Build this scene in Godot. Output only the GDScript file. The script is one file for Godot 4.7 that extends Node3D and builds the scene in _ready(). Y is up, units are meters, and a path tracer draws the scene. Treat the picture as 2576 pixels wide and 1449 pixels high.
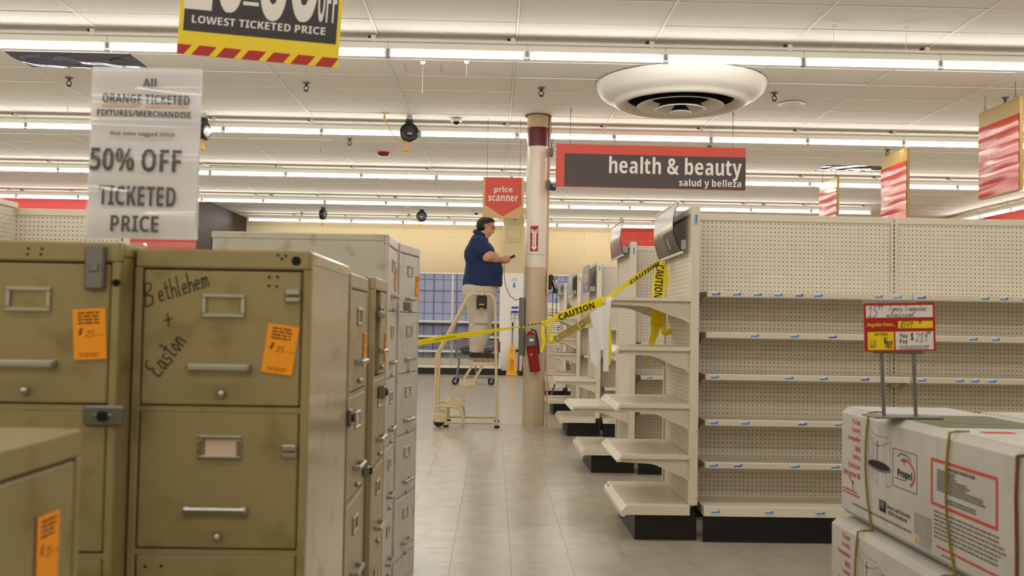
extends Node3D
# A store being cleared out. Units are metres, y is up; "depth" d in the comments is -z.

var M := {}
var taken := {}
var fonts := {}
var shared := {}
var rng := RandomNumberGenerator.new()
const CEIL := 3.71
const GRID_X := 0.16
const GRID_D := 8.063
const BAY := 1.2192
const CELL := 0.6096


func P(x: float, y: float, d: float) -> Vector3:
	return Vector3(x, y, -d)


# ---------------------------------------------------------------- mesh building
class MB:
	var v := PackedVector3Array()
	var n := PackedVector3Array()
	var uv := PackedVector2Array()
	var ix := PackedInt32Array()
	var xf := Transform3D.IDENTITY

	func vert(p: Vector3, nn: Vector3, t := Vector2.ZERO) -> int:
		v.append(xf * p)
		n.append((xf.basis * nn).normalized())
		uv.append(t)
		return v.size() - 1

	func tri(a: Vector3, b: Vector3, c: Vector3) -> void:
		var nn := (b - a).cross(c - a).normalized()
		var i := vert(a, nn)
		vert(b, nn)
		vert(c, nn)
		ix.append_array([i, i + 2, i + 1])

	# a, b, c, d run counter-clockwise as seen from outside
	func quad(a: Vector3, b: Vector3, c: Vector3, d: Vector3) -> void:
		var nn := (c - a).cross(d - b).normalized()
		var i := vert(a, nn, Vector2(0, 1))
		vert(b, nn, Vector2(1, 1))
		vert(c, nn, Vector2(1, 0))
		vert(d, nn, Vector2(0, 0))
		ix.append_array([i, i + 2, i + 1, i, i + 3, i + 2])

	func box(c: Vector3, s: Vector3, bev := 0.0) -> void:
		var h := s * 0.5
		if bev <= 0.0:
			for ax in 3:
				for sg in [-1.0, 1.0]:
					var o := Vector3.ZERO
					o[ax] = h[ax] * sg
					var a := Vector3.ZERO
					var b := Vector3.ZERO
					a[(ax + 1) % 3] = h[(ax + 1) % 3]
					b[(ax + 2) % 3] = h[(ax + 2) % 3] * sg
					quad(c + o - a - b, c + o + a - b, c + o + a + b, c + o - a + b)
			return
		var e := minf(bev, minf(h.x, minf(h.y, h.z)) * 0.95)
		for ax in 3:
			for sg in [-1.0, 1.0]:
				var o := Vector3.ZERO
				o[ax] = h[ax] * sg
				var a := Vector3.ZERO
				var b := Vector3.ZERO
				a[(ax + 1) % 3] = h[(ax + 1) % 3] - e
				b[(ax + 2) % 3] = (h[(ax + 2) % 3] - e) * sg
				quad(c + o - a - b, c + o + a - b, c + o + a + b, c + o - a + b)
		for ax in 3:
			var u := (ax + 1) % 3
			var w := (ax + 2) % 3
			for su in [-1.0, 1.0]:
				for sw in [-1.0, 1.0]:
					var l := Vector3.ZERO
					l[ax] = h[ax] - e
					var p := Vector3.ZERO
					p[u] = h[u] * su
					p[w] = (h[w] - e) * sw
					var q := Vector3.ZERO
					q[u] = (h[u] - e) * su
					q[w] = h[w] * sw
					if su * sw > 0:
						quad(c + q - l, c + q + l, c + p + l, c + p - l)
					else:
						quad(c + p - l, c + p + l, c + q + l, c + q - l)
		for sx in [-1.0, 1.0]:
			for sy in [-1.0, 1.0]:
				for sz in [-1.0, 1.0]:
					var px := c + Vector3(h.x * sx, (h.y - e) * sy, (h.z - e) * sz)
					var py := c + Vector3((h.x - e) * sx, h.y * sy, (h.z - e) * sz)
					var pz := c + Vector3((h.x - e) * sx, (h.y - e) * sy, h.z * sz)
					if sx * sy * sz > 0:
						tri(px, py, pz)
					else:
						tri(px, pz, py)

	# an axis-aligned box between two corners
	func span(a: Vector3, b: Vector3, bev := 0.0) -> void:
		box((a + b) * 0.5, (b - a).abs(), bev)

	# a bar of rectangular section from p to q; "up" gives the direction of the height
	func bar(p: Vector3, q: Vector3, w: float, hgt: float, up := Vector3.UP, bev := 0.0) -> void:
		var z := (q - p)
		var l := z.length()
		z = z / l
		var x := up.cross(z)
		if x.length() < 0.001:
			x = Vector3.RIGHT.cross(z)
		x = x.normalized()
		var y := z.cross(x)
		var keep := xf
		xf = xf * Transform3D(Basis(x, y, z), (p + q) * 0.5)
		box(Vector3.ZERO, Vector3(w, hgt, l), bev)
		xf = keep

	func tube(pts: Array, r: float, sides := 8, closed := false, r2 := -1.0) -> void:
		var m := pts.size()
		var t0: Vector3 = (pts[1] - pts[0]).normalized()
		var up := Vector3.UP if absf(t0.y) < 0.9 else Vector3.RIGHT
		var x := up.cross(t0).normalized()
		var first := v.size()
		for i in m:
			var a: Vector3 = pts[maxi(i - 1, 0)]
			var b: Vector3 = pts[mini(i + 1, m - 1)]
			if closed:
				a = pts[(i - 1 + m) % m]
				b = pts[(i + 1) % m]
			var t := (b - a).normalized()
			x = (x - t * x.dot(t)).normalized()
			var y := t.cross(x)
			var rr := r if r2 < 0.0 else lerpf(r, r2, float(i) / (m - 1))
			for k in sides:
				var an := TAU * k / sides
				var dirv := x * cos(an) + y * sin(an)
				vert(pts[i] + dirv * rr, dirv, Vector2(float(k) / sides, float(i) / m))
		var rings := m if closed else m - 1
		for i in rings:
			for k in sides:
				var a := first + i * sides + k
				var b := first + i * sides + (k + 1) % sides
				var c := first + ((i + 1) % m) * sides + (k + 1) % sides
				var d := first + ((i + 1) % m) * sides + k
				ix.append_array([a, c, b, a, d, c])
		if not closed:
			for e in 2:
				var i: int = 0 if e == 0 else m - 1
				var nn: Vector3 = (pts[0] - pts[1]).normalized() if e == 0 else (pts[m - 1] - pts[m - 2]).normalized()
				var c := vert(pts[i], nn)
				var b0 := v.size()
				for k in sides:
					v.append(v[first + i * sides + k])
					n.append((xf.basis * nn).normalized())
					uv.append(Vector2.ZERO)
				for k in sides:
					if e == 0:
						ix.append_array([c, b0 + k, b0 + (k + 1) % sides])
					else:
						ix.append_array([c, b0 + (k + 1) % sides, b0 + k])

	func cyl(a: Vector3, b: Vector3, r: float, sides := 12, r2 := -1.0) -> void:
		tube([a, b], r, sides, false, r2)

	# profile of (radius, height), bottom to top on the outside, turned about y
	func lathe(pr: Array, sides := 24, smooth := false) -> void:
		var m := pr.size()
		var nr := []
		for i in m - 1:
			var dd: Vector2 = pr[i + 1] - pr[i]
			nr.append(Vector2(dd.y, -dd.x).normalized())
		for i in m - 1:
			var n0: Vector2 = nr[i]
			var n1: Vector2 = nr[i]
			if smooth:
				if i > 0:
					n0 = (nr[i] + nr[i - 1]).normalized()
				if i < m - 2:
					n1 = (nr[i] + nr[i + 1]).normalized()
			var first := v.size()
			for k in sides + 1:
				var an := TAU * k / sides
				var c := cos(an)
				var s := sin(an)
				vert(Vector3(pr[i].x * c, pr[i].y, pr[i].x * s), Vector3(n0.x * c, n0.y, n0.x * s))
				vert(Vector3(pr[i + 1].x * c, pr[i + 1].y, pr[i + 1].x * s), Vector3(n1.x * c, n1.y, n1.x * s))
			for k in sides:
				var a := first + k * 2
				ix.append_array([a, a + 3, a + 1, a, a + 2, a + 3])

	# polygon in the xy plane, drawn out along z from -t/2 to t/2
	func prism(poly: PackedVector2Array, t: float, z0 := 0.0) -> void:
		var q := poly.duplicate()
		if Geometry2D.is_polygon_clockwise(q):
			q.reverse()
		var f := z0 + t * 0.5
		var b := z0 - t * 0.5
		var ts := Geometry2D.triangulate_polygon(q)
		for i in range(0, ts.size(), 3):
			var a := q[ts[i]]
			var c := q[ts[i + 1]]
			var e := q[ts[i + 2]]
			if (c - a).cross(e - a) < 0:
				var w := c
				c = e
				e = w
			tri(Vector3(a.x, a.y, f), Vector3(c.x, c.y, f), Vector3(e.x, e.y, f))
			tri(Vector3(a.x, a.y, b), Vector3(e.x, e.y, b), Vector3(c.x, c.y, b))
		for i in q.size():
			var a := q[i]
			var c := q[(i + 1) % q.size()]
			quad(Vector3(a.x, a.y, b), Vector3(c.x, c.y, b), Vector3(c.x, c.y, f), Vector3(a.x, a.y, f))

	# a sheet through a grid of points, rows of equal length, with smooth normals and uv 0..1
	func sheet(rows: Array, flip := false) -> void:
		var h := rows.size()
		var w: int = rows[0].size()
		var first := v.size()
		for j in h:
			for i in w:
				var du: Vector3 = rows[j][mini(i + 1, w - 1)] - rows[j][maxi(i - 1, 0)]
				var dv: Vector3 = rows[mini(j + 1, h - 1)][i] - rows[maxi(j - 1, 0)][i]
				var nn := dv.cross(du).normalized()
				vert(rows[j][i], -nn if flip else nn, Vector2(float(i) / (w - 1), float(j) / (h - 1)))
		for j in h - 1:
			for i in w - 1:
				var a := first + j * w + i
				if flip:
					ix.append_array([a, a + w, a + 1, a + 1, a + w, a + w + 1])
				else:
					ix.append_array([a, a + 1, a + w, a + 1, a + w + 1, a + w])

	func ball(c: Vector3, r: Vector3, sides := 12) -> void:
		var rows := []
		for j in sides / 2 + 1:
			var th := PI * j / (sides / 2)
			var row := []
			for i in sides + 1:
				var ph := TAU * i / sides
				row.append(c + Vector3(sin(th) * cos(ph) * r.x, cos(th) * r.y, sin(th) * sin(ph) * r.z))
			rows.append(row)
		var first := v.size()
		for j in rows.size():
			for i in rows[j].size():
				var nn: Vector3 = rows[j][i] - c
				vert(rows[j][i], Vector3(nn.x / (r.x * r.x), nn.y / (r.y * r.y), nn.z / (r.z * r.z)).normalized())
		var w := sides + 1
		for j in rows.size() - 1:
			for i in sides:
				var a := first + j * w + i
				ix.append_array([a, a + w, a + 1, a + 1, a + w, a + w + 1])

	func mesh() -> ArrayMesh:
		var arr := []
		arr.resize(Mesh.ARRAY_MAX)
		arr[Mesh.ARRAY_VERTEX] = v
		arr[Mesh.ARRAY_NORMAL] = n
		arr[Mesh.ARRAY_TEX_UV] = uv
		arr[Mesh.ARRAY_INDEX] = ix
		var am := ArrayMesh.new()
		am.add_surface_from_arrays(Mesh.PRIMITIVE_TRIANGLES, arr)
		return am


# ---------------------------------------------------------------- things and parts
func numbered(nm: String) -> String:
	var k: int = taken.get(nm, 0)
	taken[nm] = k + 1
	return nm if k == 0 else "%s_%03d" % [nm, k]


func thing(nm: String, label: String, category: String, at := Vector3.ZERO, turn := 0.0, group := "", kind := "") -> Node3D:
	var o := Node3D.new()
	o.name = numbered(nm)
	add_child(o)
	o.position = at
	o.rotation.y = turn
	if label != "":
		o.set_meta("label", label)
	if category != "":
		o.set_meta("category", category)
	if group != "":
		o.set_meta("group", group)
	if kind != "":
		o.set_meta("kind", kind)
	return o


func part(parent: Node, nm: String, mesh, mat: Material, at := Vector3.ZERO, rot := Vector3.ZERO) -> MeshInstance3D:
	var o := MeshInstance3D.new()
	o.name = nm
	o.mesh = mesh.mesh() if mesh is MB else mesh
	o.material_override = mat
	o.position = at
	o.rotation = rot
	parent.add_child(o, true)
	return o


func single(nm: String, mesh, mat: Material, label: String, category: String, at := Vector3.ZERO, rot := Vector3.ZERO, group := "") -> MeshInstance3D:
	var o := part(self, numbered(nm), mesh, mat, at, rot)
	o.set_meta("label", label)
	o.set_meta("category", category)
	if group != "":
		o.set_meta("group", group)
	return o


func copy(o: Node3D, at: Vector3, turn: float, label := "", group := "") -> Node3D:
	var c := o.duplicate()
	var base := String(o.name)
	if base.length() > 4 and base[base.length() - 4] == "_" and base.right(3).is_valid_int():
		base = base.left(base.length() - 4)
	c.name = numbered(base)
	add_child(c)
	c.position = at
	c.rotation.y = turn
	if label != "":
		c.set_meta("label", label)
	if group != "":
		c.set_meta("group", group)
	return c


func font(bold: bool, serif := false) -> SystemFont:
	var key := "%s%s" % [bold, serif]
	if not fonts.has(key):
		var f := SystemFont.new()
		f.font_names = PackedStringArray(["Droid Serif" if serif else "Droid Sans"])
		f.font_weight = 700 if bold else 400
		fonts[key] = f
	return fonts[key]


# printed letters, fitted to a width and height, centred on "at"; they face local +z turned by rot
func lettering(parent: Node, s: String, w: float, h: float, mat: Material, at: Vector3, rot := Vector3.ZERO, bold := true, serif := false, nm := "lettering", shear := 0.0) -> MeshInstance3D:
	var key := "%s|%s|%s" % [s, bold, serif]
	if not shared.has(key):
		var t := TextMesh.new()
		t.text = s
		t.font = font(bold, serif)
		t.font_size = 48
		t.pixel_size = 0.01
		t.depth = 0.02
		t.curve_step = 4.0
		shared[key] = t
	var tm: TextMesh = shared[key]
	var bb := tm.get_aabb()
	var c := bb.get_center()
	var o := MeshInstance3D.new()
	o.name = nm
	o.mesh = tm
	o.material_override = mat
	var sc := Vector3(w / maxf(bb.size.x, 0.001), h / maxf(bb.size.y, 0.001), 0.04)
	var b := Basis.from_euler(rot) * Basis(Vector3(1, 0, 0), Vector3(shear, 1, 0), Vector3(0, 0, 1)) * Basis.from_scale(sc)
	o.transform = Transform3D(b, at - b * c)
	parent.add_child(o, true)
	return o


# lines of print too small to read: dashes the length of words
func fine_print(parent: Node, w: float, h: float, lines: int, mat: Material, at: Vector3, rot := Vector3.ZERO, fill := 0.55, ragged := 0.2) -> MeshInstance3D:
	var b := MB.new()
	var step := h / lines
	for j in lines:
		var y := h * 0.5 - (j + 0.5) * step
		var x := -w * 0.5
		var end := w * 0.5 - rng.randf() * ragged * w
		while x < end:
			var l := minf(step * rng.randf_range(0.9, 3.2), end - x)
			b.quad(Vector3(x, y - step * fill * 0.5, 0), Vector3(x + l, y - step * fill * 0.5, 0), Vector3(x + l, y + step * fill * 0.5, 0), Vector3(x, y + step * fill * 0.5, 0))
			x += l + step * 0.35
	return part(parent, "fine_print", b, mat, at, rot)


# pen strokes: each stroke a list of points in the xy plane, drawn as a flat ribbon
func strokes(b: MB, list: Array, o: Vector2, sx: float, sy: float, w: float, turn := 0.0, slant := 0.0) -> void:
	var lift := 0.00001 * (b.v.size() % 40)
	for st in list:
		for i in st.size() - 1:
			lift += 0.000015
			var p := Vector2(st[i][0] * sx + st[i][1] * sy * slant, st[i][1] * sy).rotated(turn) + o
			var q := Vector2(st[i + 1][0] * sx + st[i + 1][1] * sy * slant, st[i + 1][1] * sy).rotated(turn) + o
			var t := (q - p).normalized()
			var s := Vector2(-t.y, t.x) * w * 0.5
			p -= t * w * 0.3
			q += t * w * 0.3
			b.quad(Vector3(p.x - s.x, p.y - s.y, lift), Vector3(q.x - s.x, q.y - s.y, lift), Vector3(q.x + s.x, q.y + s.y, lift), Vector3(p.x + s.x, p.y + s.y, lift))


const HAND := {
	"B": [[[0, 0], [0.05, 1]], [[0.05, 1], [0.4, 0.95], [0.45, 0.75], [0.1, 0.5], [0.5, 0.4], [0.5, 0.1], [0, 0]]],
	"e": [[[0.05, 0.25], [0.4, 0.3], [0.35, 0.5], [0.15, 0.5], [0.05, 0.25], [0.15, 0.02], [0.45, 0.08]]],
	"t": [[[0.2, 0.9], [0.2, 0.05], [0.4, 0.05]], [[0.0, 0.6], [0.42, 0.62]]],
	"h": [[[0.05, 1], [0.05, 0]], [[0.05, 0.35], [0.25, 0.5], [0.38, 0.4], [0.4, 0]]],
	"l": [[[0.1, 1], [0.1, 0.05], [0.25, 0.0]]],
	"m": [[[0.05, 0], [0.05, 0.5], [0.05, 0.4], [0.2, 0.52], [0.28, 0.4], [0.28, 0], [0.28, 0.4], [0.45, 0.52], [0.52, 0.4], [0.55, 0]]],
	"+": [[[0.2, 0.8], [0.25, 0.1]], [[0.0, 0.45], [0.45, 0.5]]],
	"E": [[[0.45, 0.95], [0.1, 0.85], [0.0, 0.6], [0.25, 0.5], [0.0, 0.35], [0.05, 0.05], [0.5, 0.05]]],
	"a": [[[0.4, 0.45], [0.15, 0.5], [0.02, 0.2], [0.2, 0.02], [0.38, 0.2], [0.4, 0.5], [0.45, 0.0]]],
	"s": [[[0.4, 0.48], [0.1, 0.48], [0.15, 0.28], [0.4, 0.2], [0.3, 0.0], [0.02, 0.05]]],
	"o": [[[0.2, 0.5], [0.02, 0.25], [0.2, 0.0], [0.4, 0.25], [0.2, 0.5]]],
	"n": [[[0.05, 0.5], [0.05, 0], [0.08, 0.35], [0.25, 0.5], [0.38, 0.38], [0.4, 0]]],
	"i": [[[0.1, 0.5], [0.1, 0.0]]],
	"y": [[[0.02, 0.5], [0.1, 0.2], [0.3, 0.2], [0.4, 0.5], [0.35, -0.2], [0.1, -0.35]]],
	"r": [[[0.05, 0.5], [0.05, 0]], [[0.05, 0.35], [0.35, 0.5]]],
	"p": [[[0.05, 0.5], [0.05, -0.35]], [[0.05, 0.5], [0.38, 0.4], [0.35, 0.1], [0.05, 0.1]]],
	"w": [[[0.0, 0.5], [0.12, 0.0], [0.25, 0.4], [0.38, 0.0], [0.5, 0.5]]],
	"/": [[[0.35, 1.1], [0.0, -0.4]]],
	"F": [[[0.1, 0], [0.2, 0.95]], [[0.0, 1.0], [0.55, 1.02]], [[0.1, 0.55], [0.4, 0.6]]],
	"T": [[[0.25, 0], [0.3, 0.95]], [[0.0, 1.0], [0.6, 1.0]]],
	"N": [[[0.0, 0], [0.05, 0.6], [0.35, 0.0], [0.42, 0.6]]],
	"C": [[[0.42, 0.55], [0.1, 0.55], [0.02, 0.25], [0.15, 0.0], [0.45, 0.05]]],
	"L": [[[0.08, 0.6], [0.02, 0.0], [0.4, 0.02]]],
	"O": [[[0.2, 0.6], [0.02, 0.3], [0.2, 0.0], [0.42, 0.3], [0.2, 0.6]]],
	"S": [[[0.42, 0.58], [0.1, 0.55], [0.15, 0.33], [0.4, 0.25], [0.3, 0.0], [0.02, 0.05]]],
	"U": [[[0.02, 0.6], [0.05, 0.1], [0.25, 0.0], [0.4, 0.15], [0.42, 0.6]]],
	"R": [[[0.0, 0], [0.08, 0.6], [0.4, 0.55], [0.35, 0.35], [0.05, 0.28], [0.42, 0.0]]],
	"1": [[[0.0, 0.72], [0.25, 1.0], [0.2, 0.0]], [[0.0, 0.0], [0.4, 0.03]]],
	"2": [[[0.0, 0.75], [0.2, 1.0], [0.42, 0.8], [0.3, 0.4], [0.0, 0.05], [0.2, 0.15], [0.5, 0.0]]],
	"4": [[[0.1, 0.9], [0.0, 0.45], [0.45, 0.5]], [[0.4, 1.0], [0.3, 0.0]]],
	"5": [[[0.5, 1.0], [0.1, 0.95], [0.05, 0.6], [0.35, 0.6], [0.45, 0.3], [0.25, 0.0], [0.0, 0.05]]],
	"6": [[[0.25, 1.0], [0.05, 0.5], [0.1, 0.05], [0.35, 0.05], [0.4, 0.35], [0.1, 0.3]]],
	"9": [[[0.4, 0.7], [0.15, 0.6], [0.1, 0.9], [0.35, 1.0], [0.42, 0.7], [0.3, 0.0]]],
	"0": [[[0.2, 1.0], [0.02, 0.5], [0.2, 0.0], [0.42, 0.5], [0.2, 1.0]]],
	"$": [[[0.42, 0.85], [0.1, 0.85], [0.1, 0.55], [0.4, 0.4], [0.35, 0.12], [0.02, 0.15]], [[0.27, 1.05], [0.2, -0.05]]],
}


func handwriting(b: MB, s: String, o: Vector2, h: float, w: float, turn := 0.0, slant := 0.15, aspect := 1.0, rise := 0.0) -> void:
	var x := 0.0
	for i in s.length():
		var c := s[i]
		if c == " ":
			x += h * 0.35 * aspect
			continue
		strokes(b, HAND[c], o + Vector2(x, rise * i).rotated(turn), h * aspect, h, w, turn, slant)
		var adv := 0.0
		for st in HAND[c]:
			for p in st:
				adv = maxf(adv, p[0])
		x += (adv + 0.12) * h * aspect


# ---------------------------------------------------------------- materials
func mat(key: String, col: Color, rough := 0.6, metal := 0.0) -> StandardMaterial3D:
	var m := StandardMaterial3D.new()
	m.resource_name = key
	m.albedo_color = col
	m.roughness = rough
	m.metallic = metal
	M[key] = m
	return m


func noise_tex(freq: float, ramp: Array, size := 256, oct := 4, sd := 1, as_normal := false, bump := 4.0, kind := FastNoiseLite.TYPE_SIMPLEX_SMOOTH) -> NoiseTexture2D:
	var f := FastNoiseLite.new()
	f.noise_type = kind
	f.seed = sd
	f.frequency = freq
	f.fractal_octaves = oct
	var t := NoiseTexture2D.new()
	t.width = size
	t.height = size
	t.seamless = true
	t.noise = f
	if as_normal:
		t.as_normal_map = true
		t.bump_strength = bump
	else:
		var g := Gradient.new()
		g.offsets = PackedFloat32Array(ramp.map(func(r): return r[0]))
		g.colors = PackedColorArray(ramp.map(func(r): return r[1]))
		t.color_ramp = g
	return t


func grained(key: String, col: Color, rough: float, tex: Texture2D, scale: float, metal := 0.0, world := true) -> StandardMaterial3D:
	var m := mat(key, col, rough, metal)
	m.albedo_texture = tex
	m.uv1_triplanar = true
	m.uv1_world_triplanar = world
	m.uv1_scale = Vector3.ONE * scale
	return m


func grey(x: float) -> Color:
	return Color(x, x, x)


func make_materials() -> void:
	var mottle := noise_tex(0.012, [[0.0, grey(0.92)], [0.5, grey(0.975)], [1.0, grey(1.0)]], 256, 5, 3)
	var fine := noise_tex(0.09, [[0.0, grey(0.9)], [0.45, grey(0.98)], [1.0, grey(1.0)]], 256, 3, 5)
	var specks := noise_tex(0.16, [[0.0, grey(0.82)], [0.3, grey(0.9)], [0.38, grey(1.0)], [1.0, grey(1.0)]], 256, 2, 9)
	var wornt := noise_tex(0.02, [[0.0, Color(0.8, 0.77, 0.72)], [0.25, Color(0.93, 0.92, 0.9)], [0.36, grey(0.985)], [1.0, grey(1.0)]], 512, 5, 21)
	var bumps := noise_tex(0.08, [], 256, 3, 11, true, 3.0)
	# setting
	grained("tile_smooth", Color(0.945, 0.928, 0.893), 0.95, fine, 1.7)
	grained("tile_fissured", Color(0.935, 0.922, 0.893), 0.95, specks, 2.3)
	mat("ceiling_grid", Color(0.92, 0.912, 0.89), 0.6)
	mat("void_shade", Color(0.05, 0.045, 0.04), 0.9)  # near-black standing in for shade inside throats, holes and gaps
	for k in 4:
		var c: Color = [Color(0.715, 0.685, 0.625), Color(0.71, 0.68, 0.619), Color(0.719, 0.69, 0.631), Color(0.713, 0.682, 0.622)][k]
		var fm := grained("floor%d" % k, c, 0.26, mottle, 0.9 + 0.13 * k)
		fm.metallic_specular = 0.45
	mat("grout", Color(0.5, 0.46, 0.4), 0.9)
	for k in 2:
		mat("block_cream%d" % k, [Color(0.81, 0.74, 0.585), Color(0.807, 0.736, 0.58)][k], 0.8)
	mat("block_red", Color(0.66, 0.185, 0.13), 0.75)
	mat("red_paint", Color(0.66, 0.18, 0.125), 0.6)
	mat("brown_panel", Color(0.21, 0.155, 0.12), 0.6)
	mat("white_block", Color(0.9, 0.89, 0.87), 0.7)
	mat("black_base", Color(0.035, 0.035, 0.035), 0.5)
	mat("wall_plain", Color(0.85, 0.8, 0.68), 0.85)
	# light fittings
	mat("fitting", Color(0.93, 0.92, 0.89), 0.45)
	mat("socket", Color(0.72, 0.71, 0.68), 0.5)
	var tb := mat("tube", Color(1, 1, 1), 0.4)
	tb.emission_enabled = true
	tb.emission = Color(1.0, 0.985, 0.955)
	tb.emission_energy_multiplier = TUBE_GLOW
	# shelving
	mat("almond", Color(0.89, 0.855, 0.78), 0.32)
	mat("peg", Color(0.895, 0.863, 0.795), 0.5)
	mat("hardboard", Color(0.46, 0.36, 0.27), 0.85)
	mat("lilac", Color(0.6, 0.625, 0.755), 0.6)
	mat("grid_line", Color(0.4, 0.415, 0.47), 0.6)
	mat("white_shelf", Color(0.9, 0.885, 0.84), 0.45)
	mat("tag_white", Color(0.9, 0.9, 0.9), 0.5)
	mat("tag_blue", Color(0.36, 0.58, 0.82), 0.5)
	mat("tag_violet", Color(0.38, 0.42, 0.75), 0.5)
	# cabinets
	var cabs := {"tan": Color(0.615, 0.56, 0.395), "putty": Color(0.82, 0.81, 0.775), "sand": Color(0.69, 0.63, 0.5)}
	for k in cabs:
		var cm := grained(k, cabs[k], 0.34, wornt, 0.55)
		cm.metallic_specular = 0.5
	grained("tan_gloss_lit", Color(0.75, 0.69, 0.57), 0.12, wornt, 0.55)  # paler than the fronts: bright reflections put into the side colour
	mat("chrome", Color(0.72, 0.72, 0.7), 0.28, 1.0)
	mat("steel", Color(0.5, 0.5, 0.5), 0.42, 0.9)
	mat("dark_steel", Color(0.14, 0.14, 0.145), 0.45, 0.6)
	mat("orange_tag", Color(1.0, 0.64, 0.11), 0.7)
	mat("orange_ink", Color(0.4, 0.17, 0.02), 0.8)
	mat("card", Color(0.85, 0.76, 0.68), 0.8)
	mat("marker", Color(0.13, 0.1, 0.07), 0.6)
	mat("ink", Color(0.06, 0.05, 0.06), 0.7)
	mat("grey_ink", Color(0.47, 0.45, 0.43), 0.8)
	# signs
	mat("sign_red", Color(0.83, 0.27, 0.2), 0.45)
	mat("sign_brown", Color(0.27, 0.22, 0.22), 0.5)
	mat("sign_tan", Color(0.86, 0.71, 0.5), 0.6)
	mat("sign_white", Color(0.92, 0.9, 0.86), 0.5)
	mat("sign_gold", Color(0.68, 0.56, 0.28), 0.4)
	mat("category_red", Color(0.8, 0.25, 0.15), 0.25)
	mat("poster_yellow", Color(0.92, 0.81, 0.08), 0.5)
	mat("poster_black", Color(0.06, 0.05, 0.055), 0.35)
	mat("poster_red", Color(0.68, 0.07, 0.06), 0.5)
	mat("poster_white", Color(0.88, 0.86, 0.85), 0.5)
	mat("pale_orange", Color(1.0, 0.74, 0.5), 0.6)
	var pa := mat("paper", Color(0.95, 0.95, 0.97), 0.5)
	pa.backlight_enabled = true
	pa.backlight = Color(0.6, 0.6, 0.62)
	mat("wire", Color(0.3, 0.3, 0.3), 0.4, 0.7)
	var cl := mat("clear", Color(0.93, 0.93, 0.95, 0.08), 0.06)
	cl.transparency = BaseMaterial3D.TRANSPARENCY_ALPHA
	# carton
	grained("carton", Color(0.82, 0.805, 0.78), 0.75, mottle, 1.1)
	mat("carton_edge", Color(0.42, 0.28, 0.15), 0.9)
	mat("carton_red", Color(0.82, 0.3, 0.25), 0.75)
	mat("strap", Color(0.56, 0.48, 0.12), 0.5)
	mat("grass_print", Color(0.4, 0.43, 0.2), 0.6)
	# caution tape
	var ct := mat("tape", Color(1.0, 0.92, 0.08), 0.35)
	ct.backlight_enabled = true
	ct.backlight = Color(0.6, 0.52, 0.02)
	var c2 := mat("tape_thin", Color(0.93, 0.82, 0.2, 0.72), 0.4)
	c2.transparency = BaseMaterial3D.TRANSPARENCY_ALPHA
	mat("tape_ink", Color(0.09, 0.07, 0.02), 0.5)
	# column
	mat("column_white", Color(0.88, 0.855, 0.79), 0.22)
	mat("column_beige", Color(0.77, 0.7, 0.585), 0.35)
	mat("column_maroon", Color(0.36, 0.06, 0.075), 0.4)
	mat("beige_metal", Color(0.8, 0.71, 0.57), 0.4)
	mat("ladder_paint", Color(0.84, 0.755, 0.59), 0.38)
	mat("extinguisher_red", Color(0.55, 0.03, 0.045), 0.2)
	mat("black_plastic", Color(0.035, 0.035, 0.04), 0.35)
	mat("rubber", Color(0.06, 0.055, 0.05), 0.75)
	mat("grey_metal", Color(0.42, 0.43, 0.43), 0.45)
	mat("cart_metal", Color(0.55, 0.56, 0.57), 0.35, 0.7)
	mat("safety_yellow", Color(0.9, 0.66, 0.03), 0.45)
	mat("cord_yellow", Color(0.9, 0.68, 0.05), 0.5)
	mat("sign_ink_red", Color(0.66, 0.08, 0.08), 0.5)
	# person
	var sk := mat("skin", Color(0.8, 0.585, 0.47), 0.55)
	sk.subsurf_scatter_enabled = true
	sk.subsurf_scatter_strength = 0.1
	grained("navy", Color(0.075, 0.15, 0.33), 0.85, fine, 6.0)
	grained("khaki", Color(0.81, 0.765, 0.69), 0.9, fine, 6.0)
	mat("hair", Color(0.055, 0.04, 0.035), 0.6)
	mat("shoe", Color(0.2, 0.17, 0.155), 0.7)
	mat("shoe_sole", Color(0.6, 0.53, 0.45), 0.7)
	mat("blue_print", Color(0.13, 0.3, 0.62), 0.5)
	mat("arrow_blue", Color(0.3, 0.55, 0.8), 0.6)
	var mir := mat("mirror", Color(0.4, 0.42, 0.52), 0.05, 1.0)
	mir.metallic_specular = 0.5
	var folds := noise_tex(0.011, [], 256, 2, 31, true, 9.0)
	for k in ["navy", "khaki"]:
		M[k].uv1_scale = Vector3.ONE * 2.2
		M[k].normal_enabled = true
		M[k].normal_texture = folds
		M[k].normal_scale = 0.9
	M["tile_smooth"].normal_enabled = true
	M["tile_smooth"].normal_texture = bumps
	M["tile_smooth"].normal_scale = 0.05
	M["tile_fissured"].normal_enabled = true
	M["tile_fissured"].normal_texture = bumps
	M["tile_fissured"].normal_scale = 0.2


# ---------------------------------------------------------------- the setting
const TUBE_GLOW := 9.0
const GLOW_TILT := 0.45
const AREA_ENERGY := 2.2
const EXPOSURE := 0.64
const ROWS := [-2.473, 1.187, 4.845, 8.5024, 12.16, 15.8176, 19.4752, 23.1328]  # first row is unseen behind the camera, added to lift the foreground
const ROW_WORDS := {8.5024: "beside the round ceiling diffuser", 12.16: "nearest the column head", 15.8176: "third from the back wall", 19.4752: "second from the back wall", 23.1328: "against the back wall", 4.845: "over the grey filing cabinets", 1.187: "over the low tan cabinet", -2.473: "added unseen behind the viewer to brighten the foreground"}


func eye() -> Transform3D:
	var b := Basis(Vector3(0.99967666, 0.01688806, 0.01900954), Vector3(-0.01756398, 0.99919852, 0.03596978), Vector3(-0.01838684, -0.03629203, 0.99917206))
	return Transform3D(b, Vector3(0, 1.21, 0))


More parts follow.
